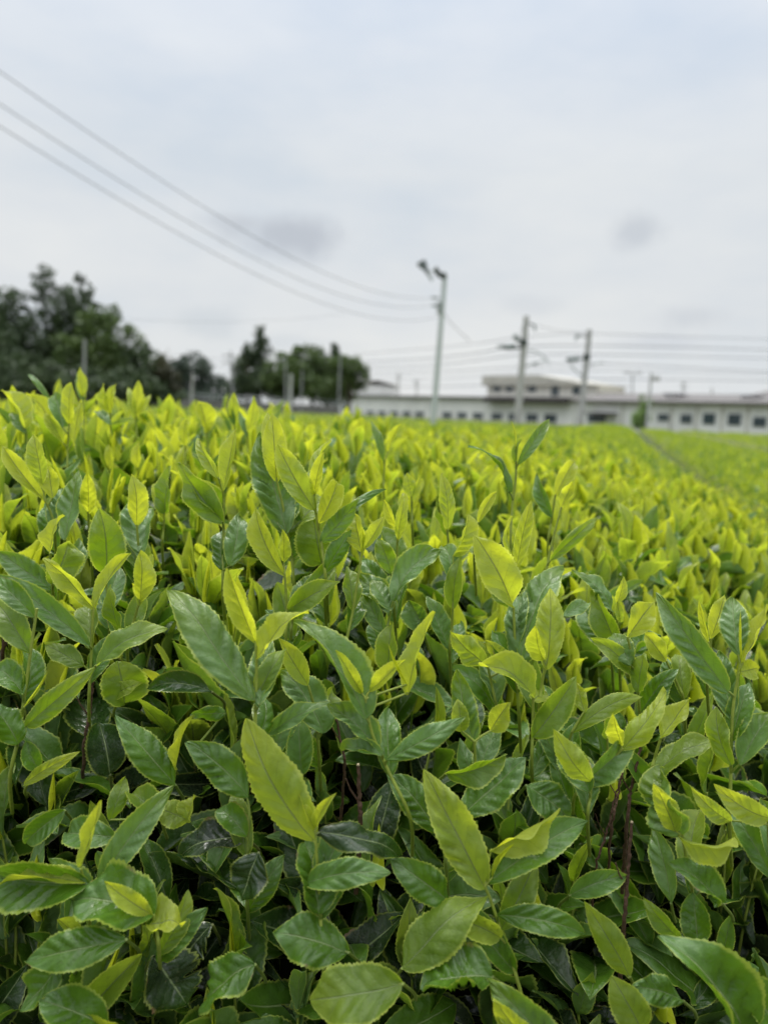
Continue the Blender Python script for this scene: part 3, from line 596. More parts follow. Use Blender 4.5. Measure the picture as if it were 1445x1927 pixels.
_lib = {}
def template(n, m, var, kind):
    key = (n, m, var, kind)
    if key not in _lib:
        r = np.random.default_rng(100 + var)
        if kind == 'bud': g = leaf_grid(n, m, 1, 1, arch=.03, fold=1.1, quilt=0, wave=0, serr=0)
        else: g = leaf_grid(n, m, 1, 0.42, arch=r.uniform(-.02, .10), fold=r.uniform(.25, 1.0), quilt=r.uniform(.04, .10), curl=r.choice([0, .08, .25, -.12]), twist=r.normal(0, .4), obl=r.uniform(.6,.85), und=r.uniform(.02,.06), cup=r.choice([0,0,.1,-.06]),
                            wave=r.uniform(.02, .06), serr=.055 if n > 30 else .0, side=r.normal(0, .03), blunt=r.uniform(.86, 1.05), ph=r.uniform(0, 6), teeth=18)
        _lib[key] = g
    return _lib[key]
def put_leaf(mb, B, T, N, W, age, kind, n, m, var):
    A, Cc, Nn, L = frame(B, T, N); v, q, st = template(n, m, var, kind)
    wy = W if kind == 'bud' else W / 0.42
    wv = B + L * v[:, :1] * A + wy * v[:, 1:2] * Cc + L * v[:, 2:] * Nn
    mb.add(wv, q, np.column_stack([st, np.full(len(st), age)]))

hero_tips = []
for r_ in shoots:
    for ch in r_.children:
        pass
cands = []
random.seed(21)
def sample_shoots():
    out = []
    # jittered grid over the near canopy, tighter where the surface is steep
    Y = 0.40
    while Y < 2.7:
        e = 0.01; sl = abs(float(canopy(0.0, Y + e) - canopy(0.0, Y))) / e
        step = 0.0305 * (1 + 0.08 * Y); dY = step / math.sqrt(1 + sl * sl)
        half = 0.60 * Y + 0.22; X = -half
        while X < half:
            x = X + random.uniform(-.5, .5) * step; y = Y + random.uniform(-.5, .5) * dY
            out.append((x, y)); X += step
        Y += dY
    return out
for (x, y) in sample_shoots():
    if y < 0.36: continue
    px, py, d = proj([x, y, float(canopy(x, y))])
    if px < -260 or px > 1700: continue
    drop = 0.0
    if py > 1060:                                     # the lower front belongs to the sprigs placed above; only deeper shoots between
        if random.random() < (.12 if py < 1250 else .7): continue
        drop = random.uniform(.005, .045)
    elif py > 930:
        drop = random.uniform(0, .03)
    if py < 900 and random.random() < .04: drop = -0.03
    cands.append((x, y, drop, px, py, d))
# the 300 that show largest are things of their own, the rest are part of the foliage mass
def showing(c):
    x, y, drop, px, py, d = c
    inside = 1.0 if -40 < px < 1485 and 640 < py < 1960 else 0.0
    return inside * (1.0 if drop <= .02 else .7) / d
cands.sort(key=showing, reverse=True)
N_OWN = 300 - len([r for r in shoots if r['category'] == 'tea shoot'])
own = [c for c in cands[:N_OWN]]; rest = cands[N_OWN:]
auto = []
for i, c in enumerate(own):
    x, y, drop, px, py, d = c
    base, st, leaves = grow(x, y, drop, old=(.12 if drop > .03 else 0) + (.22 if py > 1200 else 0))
    root = empty('tea_shoot', base); root['category'] = 'tea shoot'; root['group'] = 'leafy shoots of the near tea hedge'
    fine = d < 1.0
    for (B, T, N, W, age, kind) in leaves:
        mb = MB(); put_leaf(mb, B, T, N, W, age, kind, (44 if fine else 20), (8 if fine else 4), i * 7 % 60 + len(mb.v)) if kind == 'leaf' else put_leaf(mb, B, T, N, W, age, kind, 14, 6, 0)
        mb.build(kind, LEAF, root, use_lp=True)
    paths = [(st, .0014, .0009, .2)]; stem_mesh(root, paths)
    auto.append((root, *proj(leaves[0][1]), len(leaves), leaves))

# ---------------------------------------------------------------- labels of the grown shoots: by look, then row and place
ORD = ['first','second','third','fourth','fifth','sixth','seventh','eighth','ninth','tenth','eleventh','twelfth','thirteenth','fourteenth','fifteenth','sixteenth','seventeenth','eighteenth','nineteenth','twentieth']
def ordinal(k):
    if k < 20: return ORD[k]
    tens = ['', '', 'twenty', 'thirty', 'forty', 'fifty', 'sixty', 'seventy', 'eighty', 'ninety'][(k + 1) // 10]; u = (k + 1) % 10
    return tens + '-' + ORD[u - 1] if u else tens[:-1] + 'ieth'
bands = [(0, 790, 'along the crest'), (790, 850, 'just under the crest'), (850, 910, 'in the soft upper belt'), (910, 980, 'in the sharp upper belt'),
         (980, 1060, 'across the middle belt'), (1060, 1200, 'in the shaded middle front'), (1200, 1420, 'in the lower front'), (1420, 9999, 'in the dark front')]
for lo, hi, place in bands:
    for cls in ('slim', 'broad', 'olive', 'bushy'):
        pass
    grp = [a for a in auto if lo <= a[2] < hi]
    def cls(a):
        lv = a[5]; oldest = max(l[4] for l in lv)
        return 'bright yellow-green' if oldest < .3 else ('two-toned' if oldest < .48 else 'darker green')
    for kname in ('bright yellow-green', 'two-toned', 'darker green'):
        sub = sorted([a for a in grp if cls(a) == kname], key=lambda a: a[1])
        for k, a in enumerate(sub):
            nleaf = ['no', 'one', 'two', 'three', 'four', 'five', 'six'][min(6, sum(l[5] == 'leaf' for l in a[5]))]
            a[0]['label'] = f'{kname} shoot of {nleaf} leaves, {ordinal(k)} such from left {place}'

# ---------------------------------------------------------------- the foliage mass: remaining shoots, old leaves inside the hedge, its dark core
fol = MB()
for i, c in enumerate(rest):
    x, y, drop, px, py, d = c
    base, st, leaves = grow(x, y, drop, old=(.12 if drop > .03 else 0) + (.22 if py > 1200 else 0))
    n, m = (30, 6) if d < .9 else (14, 4) if d < 1.5 else (9, 2)
    for j, (B, T, N, W, age, kind) in enumerate(leaves):
        put_leaf(fol, B, T, N, W, age, kind, n, m, (i * 3 + j) % 40 if kind == 'leaf' else 0)
    fol.tube(st, [.0014, .0011, .0009], 5, lp=(0.5, 0.5, .3), cap=False)
random.seed(5)
def filler(count, ylo, yhi, lo, hi, n, m, xk=0.60, agef=(.6, 1.0)):
    for i in range(count):
        Y = random.uniform(ylo, yhi); X = random.uniform(-1, 1) * (xk * Y + .22)
        nr = surf_normal(X, Y); t = random.uniform(lo, hi)
        p0 = np.array([X, Y, float(canopy(X, Y))]) - nr * t
        az = random.uniform(0, 6.28); up = random.gauss(.25, .35)
        a = np.array([math.cos(az), math.sin(az), up]) + nr * .5; a /= np.linalg.norm(a)
        L = random.uniform(.045, .085); nn = np.array([nr[0] * .6, nr[1] * .6, 1.0]) + np.array([random.gauss(0, .35) for _ in range(3)])
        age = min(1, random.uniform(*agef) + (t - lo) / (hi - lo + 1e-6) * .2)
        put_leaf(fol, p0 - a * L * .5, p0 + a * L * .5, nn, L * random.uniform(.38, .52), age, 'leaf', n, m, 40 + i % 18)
filler(1900, .36, .80, .045, .12, 34, 6, agef=(.55, .95))
filler(1500, .36, .90, .11, .20, 16, 4, agef=(.8, 1.0))
filler(2600, .80, 1.6, .05, .13, 16, 4, agef=(.5, .9))
filler(2600, 1.6, 2.8, .05, .12, 8, 2, agef=(.45, .8))
# side faces of the hedge hang down at the front of the row too
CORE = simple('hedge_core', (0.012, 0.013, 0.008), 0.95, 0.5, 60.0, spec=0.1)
gx = np.linspace(-2.2, 2.2, 90); gy = np.linspace(.42, 2.9, 60)
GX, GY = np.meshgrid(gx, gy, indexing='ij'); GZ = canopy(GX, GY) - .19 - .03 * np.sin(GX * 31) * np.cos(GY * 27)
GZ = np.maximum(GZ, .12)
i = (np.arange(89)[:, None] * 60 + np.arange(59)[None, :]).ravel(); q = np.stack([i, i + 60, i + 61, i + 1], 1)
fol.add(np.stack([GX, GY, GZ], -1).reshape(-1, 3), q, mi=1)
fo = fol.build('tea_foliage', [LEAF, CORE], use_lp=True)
tag(fo, 'crowded leaves and twigs filling the near tea hedge behind its separate shoots', 'tea foliage', kind='stuff')

# ---------------------------------------------------------------- the tea field beyond
def field_material():
    m_, t = new_mat('tea_field'); geo = t.n('ShaderNodeNewGeometry')
    n1 = t.noise(geo.outputs['Position'], 14.0, 6.0, .7); n2 = t.noise(geo.outputs['Position'], .5, 4.0)
    c = t.ramp(n1, [(.35, (.05, .065, .012)), (.55, (.15, .165, .02)), (.7, (.25, .265, .03))])
    c = t.mix(1.0, c, t.ramp(n2, [(.3, (.85, .9, .9)), (.7, (1.1, 1.05, 1.0))]), 'MULTIPLY')
    sz = t.n('ShaderNodeSeparateXYZ'); t.link(geo.outputs['Position'], sz.inputs[0])     # old leaves on row sides, painted darker low down for the furrow's shade
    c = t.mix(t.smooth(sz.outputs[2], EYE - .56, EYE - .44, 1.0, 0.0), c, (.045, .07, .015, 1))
    p = t.n('ShaderNodeBsdfPrincipled'); t.link(c, p.inputs['Base Color']); p.inputs['Roughness'].default_value = .7
    bn = t.n('ShaderNodeBump'); bn.inputs['Strength'].default_value = .9; bn.inputs['Distance'].default_value = .03; t.link(n1, bn.inputs['Height']); t.link(bn.outputs[0], p.inputs['Normal'])
    o = t.n('ShaderNodeOutputMaterial'); t.link(p.outputs[0], o.inputs[0]); return m_
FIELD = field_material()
def field_end(X): return 45.0 - 0.20 * X
fld = MB()
cR, sR = math.cos(ROW), math.sin(ROW)
def fgrid(us, vs, lower, ymin):
    U, V = np.meshgrid(us, vs, indexing='ij'); X = U * cR + V * sR; Y = -U * sR + V * cR
    Z = canopy(X, Y) - lower + rng.normal(0, .012, X.shape)
    n_, m_ = len(us), len(vs); idx = (np.arange(n_ - 1)[:, None] * m_ + np.arange(m_ - 1)[None, :]).ravel()
    q = np.stack([idx, idx + m_, idx + m_ + 1, idx + 1], 1)
    cx = X.ravel()[q].mean(1); cy = Y.ravel()[q].mean(1)
    keep = (cy > ymin) & (cy < field_end(cx)) & (np.abs(cx) < 6 + cy * .95)
    fld.add(np.stack([X, Y, Z], -1).reshape(-1, 3), q[keep])
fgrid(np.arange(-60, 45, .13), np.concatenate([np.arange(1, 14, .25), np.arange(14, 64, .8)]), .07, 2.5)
def field_leaves(ylo, yhi, count, size, n, m):
    tmpl = [template(n, m, v, 'leaf') for v in range(70, 78)]
    r = np.random.default_rng(int(ylo * 10) + 3)
    # distance drawn so that the picture is evenly covered
    Y = (ylo ** .7 + r.random(count) * (yhi ** .7 - ylo ** .7)) ** (1 / .7)
    X = (r.random(count) * 2 - 1) * (.62 * Y + .6); Z = canopy(X, Y)
    ok = (Y < field_end(X) - .1) & (Z > EYE - .47); X, Y, Z = X[ok], Y[ok], Z[ok]; k = len(X)
    az = r.random(k) * 6.283; e = np.radians(r.uniform(35, 85, k)); L = size * r.uniform(.7, 1.25, k)
    a = np.stack([np.cos(az) * np.cos(e), np.sin(az) * np.cos(e), np.sin(e)], 1); nn = np.stack([-np.cos(az) * np.sin(e), -np.sin(az) * np.sin(e), np.cos(e)], 1)
    c = np.cross(nn, a); B = np.stack([X, Y, Z - r.uniform(.02, .075, k)], 1)
    age = np.clip(r.choice([.06, .16, .27, .36, .50], k, p=[.12, .18, .20, .24, .26] if yhi < 7 else [.05, .13, .25, .32, .25]) + r.normal(0, .04, k), 0, 1)
    for vi, (v, q, st) in enumerate(tmpl):
        s_ = np.arange(vi, k, len(tmpl)); wv = B[s_, None] + L[s_, None, None] * (v[None, :, :1] * a[s_, None] + v[None, :, 1:2] * c[s_, None] + v[None, :, 2:] * nn[s_, None])
        nv = len(v); qq = (q[None] + (np.arange(len(s_)) * nv)[:, None, None]).reshape(-1, 4)
        lp = np.concatenate([np.broadcast_to(st[None], (len(s_), nv, 2)), np.broadcast_to(age[s_, None, None], (len(s_), nv, 1))], 2)
        fld.add(wv.reshape(-1, 3), qq, lp.reshape(-1, 3), mi=1)
field_leaves(2.4, 6, 42000, .045, 6, 2)
field_leaves(6, 15, 52000, .055, 4, 2)
field_leaves(15, 47, 60000, .075, 3, 2)
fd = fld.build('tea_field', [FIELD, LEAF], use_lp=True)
tag(fd, 'yellow-green rows of clipped tea bushes stretching away to the buildings', 'tea field', kind='stuff')
# ---------------------------------------------------------------- ground
GR = simple('field_soil', (0.075, 0.085, 0.035), 0.95, 0.5, 0.8)
mb = MB(); k = 24; g = np.linspace(-1, 1, k) ; g = np.sign(g) * np.abs(g) ** 2.2 * 1500
X, Y = np.meshgrid(g, g + 60, indexing='ij'); i = (np.arange(k - 1)[:, None] * k + np.arange(k - 1)[None, :]).ravel()
mb.add(np.stack([X, Y, np.zeros_like(X)], -1).reshape(-1, 3), np.stack([i, i + k, i + k + 1, i + 1], 1))
tag(mb.build('ground', GR), kind='structure')

# ---------------------------------------------------------------- trees
def tree_leaf_mat(name, c0, c1):
    m_, t = new_mat(name); geo = t.n('ShaderNodeNewGeometry'); n1 = t.noise(geo.outputs['Position'], .6, 4.0, .65)
    c = t.ramp(n1, [(.3, c0), (.7, c1)]); p = t.n('ShaderNodeBsdfPrincipled'); t.link(c, p.inputs['Base Color']); p.inputs['Roughness'].default_value = .6
    tr = t.n('ShaderNodeBsdfTranslucent'); t.link(c, tr.inputs[0]); ms = t.n('ShaderNodeMixShader'); ms.inputs[0].default_value = .2
    t.link(p.outputs[0], ms.inputs[1]); t.link(tr.outputs[0], ms.inputs[2]); o = t.n('ShaderNodeOutputMaterial'); t.link(ms.outputs[0], o.inputs[0]); return m_
T_DARK = tree_leaf_mat('dark_tree_leaves', (.034, .058, .026), (.075, .115, .042))
T_GREEN = tree_leaf_mat('green_tree_leaves', (.055, .095, .025), (.12, .18, .045))
T_BROWN = tree_leaf_mat('brownish_hedge_leaves', (.045, .050, .025), (.095, .090, .045))
T_FAR = tree_leaf_mat('far_tree_leaves', (.05, .075, .055), (.09, .12, .08))
T_FRESH = tree_leaf_mat('fresh_shrub_leaves', (.14, .24, .06), (.26, .38, .11))
BARK = simple('tree_bark', (.06, .045, .035), .9, .3, 4.0)

def tree(label, Y, trunk_px, blobs, mat, name='broadleaf_tree', cat='tree', group='trees along the far edge of the field', dens=.85, leaf=.33, conifer=None, ground_py=None):
    """blobs: (px, py, rx, ry[, fullness]) in photo pixels at distance Y; trunk_px: x where the trunk meets the ground"""
    k = Y / FPX; r = np.random.default_rng(abs(hash(label)) % 99991 if False else sum(map(ord, label)))
    foot = PY(trunk_px, 780, Y); foot[2] = 0; foot[1] = Y
    root = empty(name, foot); tag(root, label, cat, group)
    mt = MB(); tops = []
    crown = MB(); V = []; 
    for b in blobs:
        px, py, rx, ry = b[:4]; full = b[4] if len(b) > 4 else 1.0; rx *= 1.12; ry *= 1.12
        c = PY(px, py, Y + r.uniform(-1, 1) * rx * k * .5); a, bb = rx * k, ry * k
        tops.append((c, min(a, bb)))
        n = int(dens * full * 190 * (a * bb + .5 * a * a) / leaf ** 2 * .25) + 30
        # sub-clumps inside the blob give light and dark tufts with gaps
        nc = max(6, int(34 * full)); cd = r.normal(size=(nc, 3)); cd /= np.linalg.norm(cd, axis=1)[:, None]; cd *= r.random((nc, 1)) ** .4
        cc = c + cd * np.array([a, a * .8, bb]) * .98
        which = r.integers(0, nc, n); q_ = r.normal(size=(n, 3)); q_ /= np.linalg.norm(q_, axis=1)[:, None]; q_ *= r.random((n, 1)) ** .45
        V.append(cc[which] + q_ * np.array([a, a, bb * .85]) * .36)
    pts = np.concatenate(V); n = len(pts); pts = pts[pts[:, 2] > .1]; n = len(pts)
    u = r.normal(size=(n, 3)); u /= np.linalg.norm(u, axis=1)[:, None]; w_ = np.cross(u, r.normal(size=(n, 3))); w_ /= np.linalg.norm(w_, axis=1)[:, None]
    s_ = leaf * r.uniform(.5, 1.2, (n, 1)) * .5
    quad = np.stack([pts - u * s_, pts + w_ * s_ * .6, pts + u * s_, pts - w_ * s_ * .6], 1)
    crown.add(quad.reshape(-1, 3), np.arange(n * 4).reshape(-1, 4)); crown.build('crown', mat, root, smooth=False)
    hi = max(tops, key=lambda t_: t_[0][2]); H = hi[0][2]
    path = spline([foot, foot + (hi[0] - foot) * .45 + np.array([.2, 0, .3]), hi[0]], 10); mt.tube(path, np.linspace(.03 * H + .05, .04, len(path)), 8)
    for c, rad in tops:
        j = int(len(path) * .45); mt.tube(spline([path[j], (path[j] + c) / 2 + [0, 0, -.15], c], 8), [.018 * H, .015 * H, .012 * H, .01 * H, .009 * H, .008 * H, .006 * H, .004 * H, .02][:9] if len(spline([path[j], (path[j] + c) / 2, c], 8)) == 9 else .008 * H, 6)
    mt.build('trunk', BARK, root)
    return root
tree('dark broad tree cut by the left edge of the frame', 52, 0, [(-30, 620, 60, 70), (20, 600, 34, 48), (-10, 690, 60, 70), (40, 690, 50, 60), (-40, 570, 40, 40)], T_DARK)
tree('tallest open-crowned tree with sky showing through its top', 54, 85, [(80, 532, 32, 26, .30), (50, 575, 26, 28, .35), (110, 575, 34, 34, .8), (85, 640, 50, 55), (95, 700, 60, 50), (135, 620, 40, 40)], T_DARK, leaf=.26)
tree('thin crooked treetop leaning left above the grove', 56, 160, [(150, 526, 12, 13, .5), (164, 550, 13, 20, .6), (140, 565, 22, 20, .6), (165, 590, 26, 30), (170, 650, 36, 50)], T_DARK, leaf=.26)
tree('round green tree at the right end of the grove', 50, 205, [(205, 595, 26, 22, .7), (180, 620, 34, 32), (225, 650, 34, 46), (190, 680, 48, 48), (238, 705, 34, 46), (130, 660, 30, 30)], T_GREEN)
tree('low dark pointed tree where the grove slopes down', 49, 270, [(262, 675, 22, 24), (276, 656, 9, 16, .8), (285, 700, 34, 34), (250, 725, 40, 30)], T_DARK)
tree('brownish low tree at the foot of the grove', 48, 308, [(308, 690, 14, 26, .8), (300, 715, 30, 28), (322, 722, 20, 28)], T_BROWN)
tree('dark undergrowth tree filling the base of the grove', 47, 120, [(20, 715, 60, 40), (110, 720, 60, 40), (190, 725, 60, 36), (265, 732, 50, 28), (315, 742, 30, 20)], T_DARK)
tree('small hazy round tree between the grove and the pointed conifer', 95, 360, [(358, 690, 34, 24), (340, 710, 22, 24), (385, 712, 30, 24), (410, 730, 22, 20), (330, 735, 20, 18), (345, 745, 30, 16), (385, 748, 30, 15), (425, 748, 30, 15)], T_FAR, leaf=.4)
tree('tall narrow conifer with a ragged spire', 72, 484, [(488, 625, 9, 15, .9), (490, 645, 14, 14, .9), (480, 665, 20, 15, .9), (498, 670, 14, 20, .6), (470, 685, 22, 20), (492, 700, 18, 20, .8)], T_DARK, name='conifer_tree', leaf=.3)
tree('dark bushy tree around the foot of the conifer', 70, 465, [(462, 665, 10, 18, .8), (465, 710, 30, 30), (490, 725, 34, 26), (452, 735, 24, 20), (515, 730, 30, 28)], T_DARK)
tree('round green tree left of the paired treetops', 68, 545, [(538, 688, 30, 26), (520, 712, 30, 30), (552, 720, 36, 34)], T_GREEN)
tree('highest rounded tree of the far clump', 69, 585, [(584, 673, 32, 20), (604, 698, 40, 32), (566, 712, 40, 36), (600, 732, 48, 26), (640, 735, 30, 22)], T_GREEN)
tree('dark conifer tip poking out of the far clump', 70, 630, [(630, 658, 8, 11, .9), (630, 676, 11, 14), (626, 705, 24, 32), (630, 735, 26, 22)], T_DARK, name='conifer_tree')
tree('green tree with drooping sparse branches over the white gable', 66, 655, [(652, 688, 28, 20), (674, 700, 20, 20, .9), (645, 715, 26, 28), (686, 718, 10, 10, .5), (672, 730, 14, 12, .5)], T_GREEN, leaf=.26)

# ---------------------------------------------------------------- the pale buildings along the railway
WP0, WP1 = np.array([25.2, 47.0]), np.array([-4.9, 95.0])
WD = (WP0 - WP1) / np.linalg.norm(WP0 - WP1); WN = np.array([WD[1], -WD[0]]); WN = WN if WN @ (-WP0) > 0 else -WN      # WN faces the field
def wall_pt(px, py, off=0.0):
    v = FW + (px - CX) / FPX * RT - (py - CY) / FPX * UP
    o2 = WP0 + WN * off; t_ = (WN @ o2) / (WN @ v[:2]); p = EYEP + v * t_
    return (p[:2] - WP1) @ WD, p[2]
def wfr(v):
    xy = WP1 + v[:, :1] * WD - v[:, 1:2] * WN
    return np.column_stack([xy, v[:, 2]])
def wbox(mb, px0, py0, px1, py1, off, th, z0=None, z1=None, mi=0):
    """box on the building line: photo columns px0..px1, tops/bottoms py at the columns' middle; off metres behind the front"""
    a0 = wall_pt(px0, 760, -off)[0]; a1 = wall_pt(px1, 760, -off)[0]; pm = (px0 + px1) / 2
    zt = z1 if z1 is not None else wall_pt(pm, py0, -off)[1]; zb = z0 if z0 is not None else wall_pt(pm, py1, -off)[1]
    mb.box((a0, off, zb), (a1, off + th, zt), frame=wfr, mi=mi); return a0, a1, zb, zt
W_WHITE = simple('white_painted_wall', (.80, .80, .76), .8, .10, .6); W_CREAM = simple('cream_wall', (.74, .72, .65), .8, .08, .6)
R_GREY = simple('grey_roof', (.15, .14, .135), .7, .15, 1.5); R_DARK = simple('dark_roof_band', (.055, .048, .048), .7, .2, 1.5); R_LIGHT = simple('pale_roof_sheet', (.50, .48, .42), .6, .1, 1.0)
GLASS = simple('dark_window_glass', (.055, .075, .085), .2, .2, 1.0, spec=.6); FRAME = simple('window_frame', (.50, .52, .52), .6)
PALEV = simple('white_vent', (.62, .60, .62), .5, .05)
def windows(root, lst, wmat=GLASS, off=0.0):
    for (x0, y0, x1, y1) in lst:
        f = MB(); a0, a1, zb, zt = wbox(f, x0 - 1.5, y0 - 1, x1 + 1.5, y1 + 1, off - .05, .03); fo_ = f.build('window', FRAME, root, smooth=False)
        p = MB(); p.box((a0 + .05, off - .075, zb + .04), (a1 - .05, off - .052, zt - .04), frame=wfr)
        me = p.build('pane', wmat, None, smooth=False); me.parent = fo_; me.matrix_parent_inverse = Matrix.Identity(4)
        me.data.transform(Matrix.Translation(-Vector(root.location)))
def building(name, label, loc_px): 
    a, _ = wall_pt(loc_px, 770); q = wfr(np.array([[a, 0, 0]]))[0]; r_ = empty(name, q); tag(r_, label, 'building'); return r_
def wfull(mb, px0, px1, z0, z1, off, th, mi=0):
    a0 = wall_pt(px0, 760, -off)[0]; a1 = wall_pt(px1, 760, -off)[0]; mb.box((a0, off, z0), (a1, off + th, z1), frame=wfr, mi=mi); return a0, a1
# long low wing with a row of small windows
b = building('low_building', 'very long low white building with a row of small dark windows', 850)
m1 = MB(); wfull(m1, 668, 1080, 0, 2.75, 0, 7); m1.build('wall', W_WHITE, b, smooth=False)
m1 = MB(); a0, a1 = wfull(m1, 664, 1082, 2.753, 2.95, -.35, 7.7)
m1.build('roof', R_GREY, b, smooth=False)
m1 = MB(); wfull(m1, 668, 1080, .75, .85, -.08, .08); m1.build('sill_band', W_CREAM, b, smooth=False)
windows(b, [(x - 7 * s, 773 + .018 * (x - 674) , x + 7 * s, 790 + .026 * (x - 674)) for x, s in
            [(674, .8), (697, .85), (719, .85), (742, .9), (766, .95), (790, 1), (842, 1.1), (870, 1.1), (900, 1.2), (936, 1.3), (968, 1.3), (1002, 1.4), (1037, 1.5)]])
# white gable at its far end
b = building('gable_building', 'tall white end block beside the drooping tree', 655)
m1 = MB(); a0, a1, zb, zt = wbox(m1, 637, 722, 666, 780, -.3, 6, z0=0)
m1.build('wall', W_WHITE, b, smooth=False)
m1 = MB(); m1.add(wfr(np.array([(a0 - .3, -.6, zt + .004), (a1 + .3, -.6, zt + .004), (a1 + .3, 6, zt + .004), (a0 - .3, 6, zt + .004), (a0 - .3, 2.6, zt + .55), (a1 + .3, 2.6, zt + .55)], float)), [(0, 1, 5, 4), (2, 3, 4, 5)])
m1.add(wfr(np.array([(a0 - .3, -.6, zt + .004), (a0 - .3, 2.6, zt + .55), (a0 - .3, 6, zt + .004)], float)), [(0, 1, 2)]); m1.build('roof', R_LIGHT, b, smooth=False)
windows(b, [(645, 760, 651, 772)], off=-.3)
# two storey block
b = building('two_storey_building', 'cream two storey block with a sloping pale roof rising behind the low wing', 1000)
m1 = MB(); a0, a1, zb, zt = wbox(m1, 915, 726, 1122, 760, 2.5, 3.2, z0=0); wbox(m1, 1122.2, 741, 1168, 760, 2.6, 2.6, z0=0); m1.build('wall', W_CREAM, b, smooth=False)
za = wall_pt(920, 706, -2.5)[1]; zb2 = wall_pt(1015, 706, -2.5)[1]; zc = wall_pt(1108, 727, -2.5)[1]
ab = wall_pt(1018, 706, -2.5)[0]; ac = wall_pt(1108, 727, -2.5)[0]
prof = [(a0 - .4, zt + .006), (a1 + .3, zt + .006), (a1 + .3, zt + .06), (ac, max(zc, zt + .12)), (ab, zb2), (a0 - .4, zb2)]
vf = np.array([(a, 2.1, z) for a, z in prof] + [(a, 6.1, z) for a, z in prof], float); kk = len(prof)
m1 = MB(); m1.add(wfr(vf), [tuple(range(kk))]); m1.add(wfr(vf), [tuple(range(kk, 2 * kk))[::-1]]); m1.add(wfr(vf), [(j, (j + 1) % kk, (j + 1) % kk + kk, j + kk) for j in range(kk)])
m1.build('roof', R_LIGHT, b, smooth=False)
m1 = MB(); wbox(m1, 908, 747.5, 1063, 757.5, -.75, .38); m1.build('lower_roof', R_DARK, b, smooth=False)
wbox_ = MB(); wbox(wbox_, 1120, 738.5, 1171, 741, 2.3, 3.2); wbox_.build('annex_roof', R_LIGHT, b, smooth=False)
windows(b, [(926, 722, 939, 736), (950, 722, 963, 736), (992, 720, 1005, 737), (1036, 725, 1048, 744), (1076, 728, 1088, 742)], off=2.5)
# right hand wing with the big windows
b = building('workshop_building', 'white single storey block with large square dark windows and a brown-grey roof', 1300)
m1 = MB(); a0, a1 = wfull(m1, 1083, 1620, 0, 2.60, -.9, 8); m1.build('wall', W_WHITE, b, smooth=False)
m1 = MB(); v = []
pr = [(-1.35, 2.604), (-1.35, 2.75), (2.6, 3.42), (7.6, 2.75), (7.6, 2.604)]
vf = wfr(np.array([(a0 - .2, y, z) for y, z in pr] + [(a1 + .2, y, z) for y, z in pr], float))
m1.add(vf, [tuple(range(5))[::-1]]); m1.add(vf, [tuple(range(5, 10))]); m1.add(vf, [(j, (j + 1) % 5, (j + 1) % 5 + 5, j + 5) for j in range(5)])
m1.build('roof', R_GREY, b, smooth=False)
windows(b, [(1240, 779, 1259, 792), (1283, 780, 1303, 796), (1325, 778, 1347, 798), (1372, 779, 1396, 800), (1420, 785, 1444, 803), (1472, 786, 1498, 806)], off=-.9)
windows(b, [(1108, 781, 1140, 794)], off=-.9)
m1 = MB(); wbox(m1, 1100, 776, 1146, 779.5, -1.9, 1.0); m1.build('canopy', R_DARK, b, smooth=False)
for x in (1172, 1264, 1312, 1360, 1408, 1456):
    m1 = MB(); a, _ = wall_pt(x, 770, .9); m1.tube(wfr(np.array([(a, -.97, 0), (a, -.97, 2.55)], float)), .05, 8); m1.build('downpipe', R_LIGHT, b)
for (x0, y0, x1, y1) in [(1247, 740, 1270, 749), (1391, 743, 1417, 754)]:
    m1 = MB(); aa, _, zb_, zt_ = wbox(m1, x0, y0, x1, y1, .4, .9); wbox(m1, x0 - 3, y0 - 1, x1 + 3, y0 + 1.2, .2, 1.3); m1.build('roof_vent', PALEV, b, smooth=False)
b = building('hip_roofed_house', 'house with a grey hipped roof showing over the workshop roof at the right edge', 1420)
m1 = MB(); a0 = wall_pt(1368, 745, -9)[0]; a1 = wall_pt(1600, 745, -9)[0]; m1.box((a0, 9, 0), (a1, 17, 3.2), frame=wfr); m1.build('wall', W_CREAM, b, smooth=False)
zt = wall_pt(1400, 731, -9)[1] ; m1 = MB()
v = wfr(np.array([(a0 - .5, 8.5, 3.205), (a1 + .5, 8.5, 3.205), (a1 + .5, 17.5, 3.205), (a0 - .5, 17.5, 3.205), (a0 + 1.6, 12.0, zt), (a1 - 3, 12.0, zt)], float))
m1.add(v, [(0, 1, 5, 4), (2, 3, 4, 5)]); m1.add(v, [(3, 0, 4), (1, 2, 5)]); m1.build('roof', R_GREY, b, smooth=False)

# grass bank and shrub in front of the wall
VERGE = simple('verge_grass', (.06, .085, .03), .95, .4, 2.0)
mb = MB(); v = []
for t_ in np.linspace(-.3, 1.2, 30):
    c = WP1 + (WP0 - WP1) * t_
    for o_, z in ((1.0, .02), (1.6, .45), (3.2, .5), (4.0, .02)): v.append((*(c + WN * o_), z + .06 * math.sin(t_ * 37 + o_)))
idx = [(i * 4 + j, i * 4 + j + 1, i * 4 + j + 5, i * 4 + j + 4) for i in range(29) for j in range(3)]
mb.add(v, idx); tag(mb.build('grass_bank', VERGE), kind='structure')
tree('pale green shrub growing against the white wall by the thin pole', 52, 1208, [(1206, 786, 17, 18), (1214, 762, 10, 24, .8), (1196, 794, 12, 12)], T_FRESH, name='green_shrub', cat='shrub', group=None, leaf=.16)

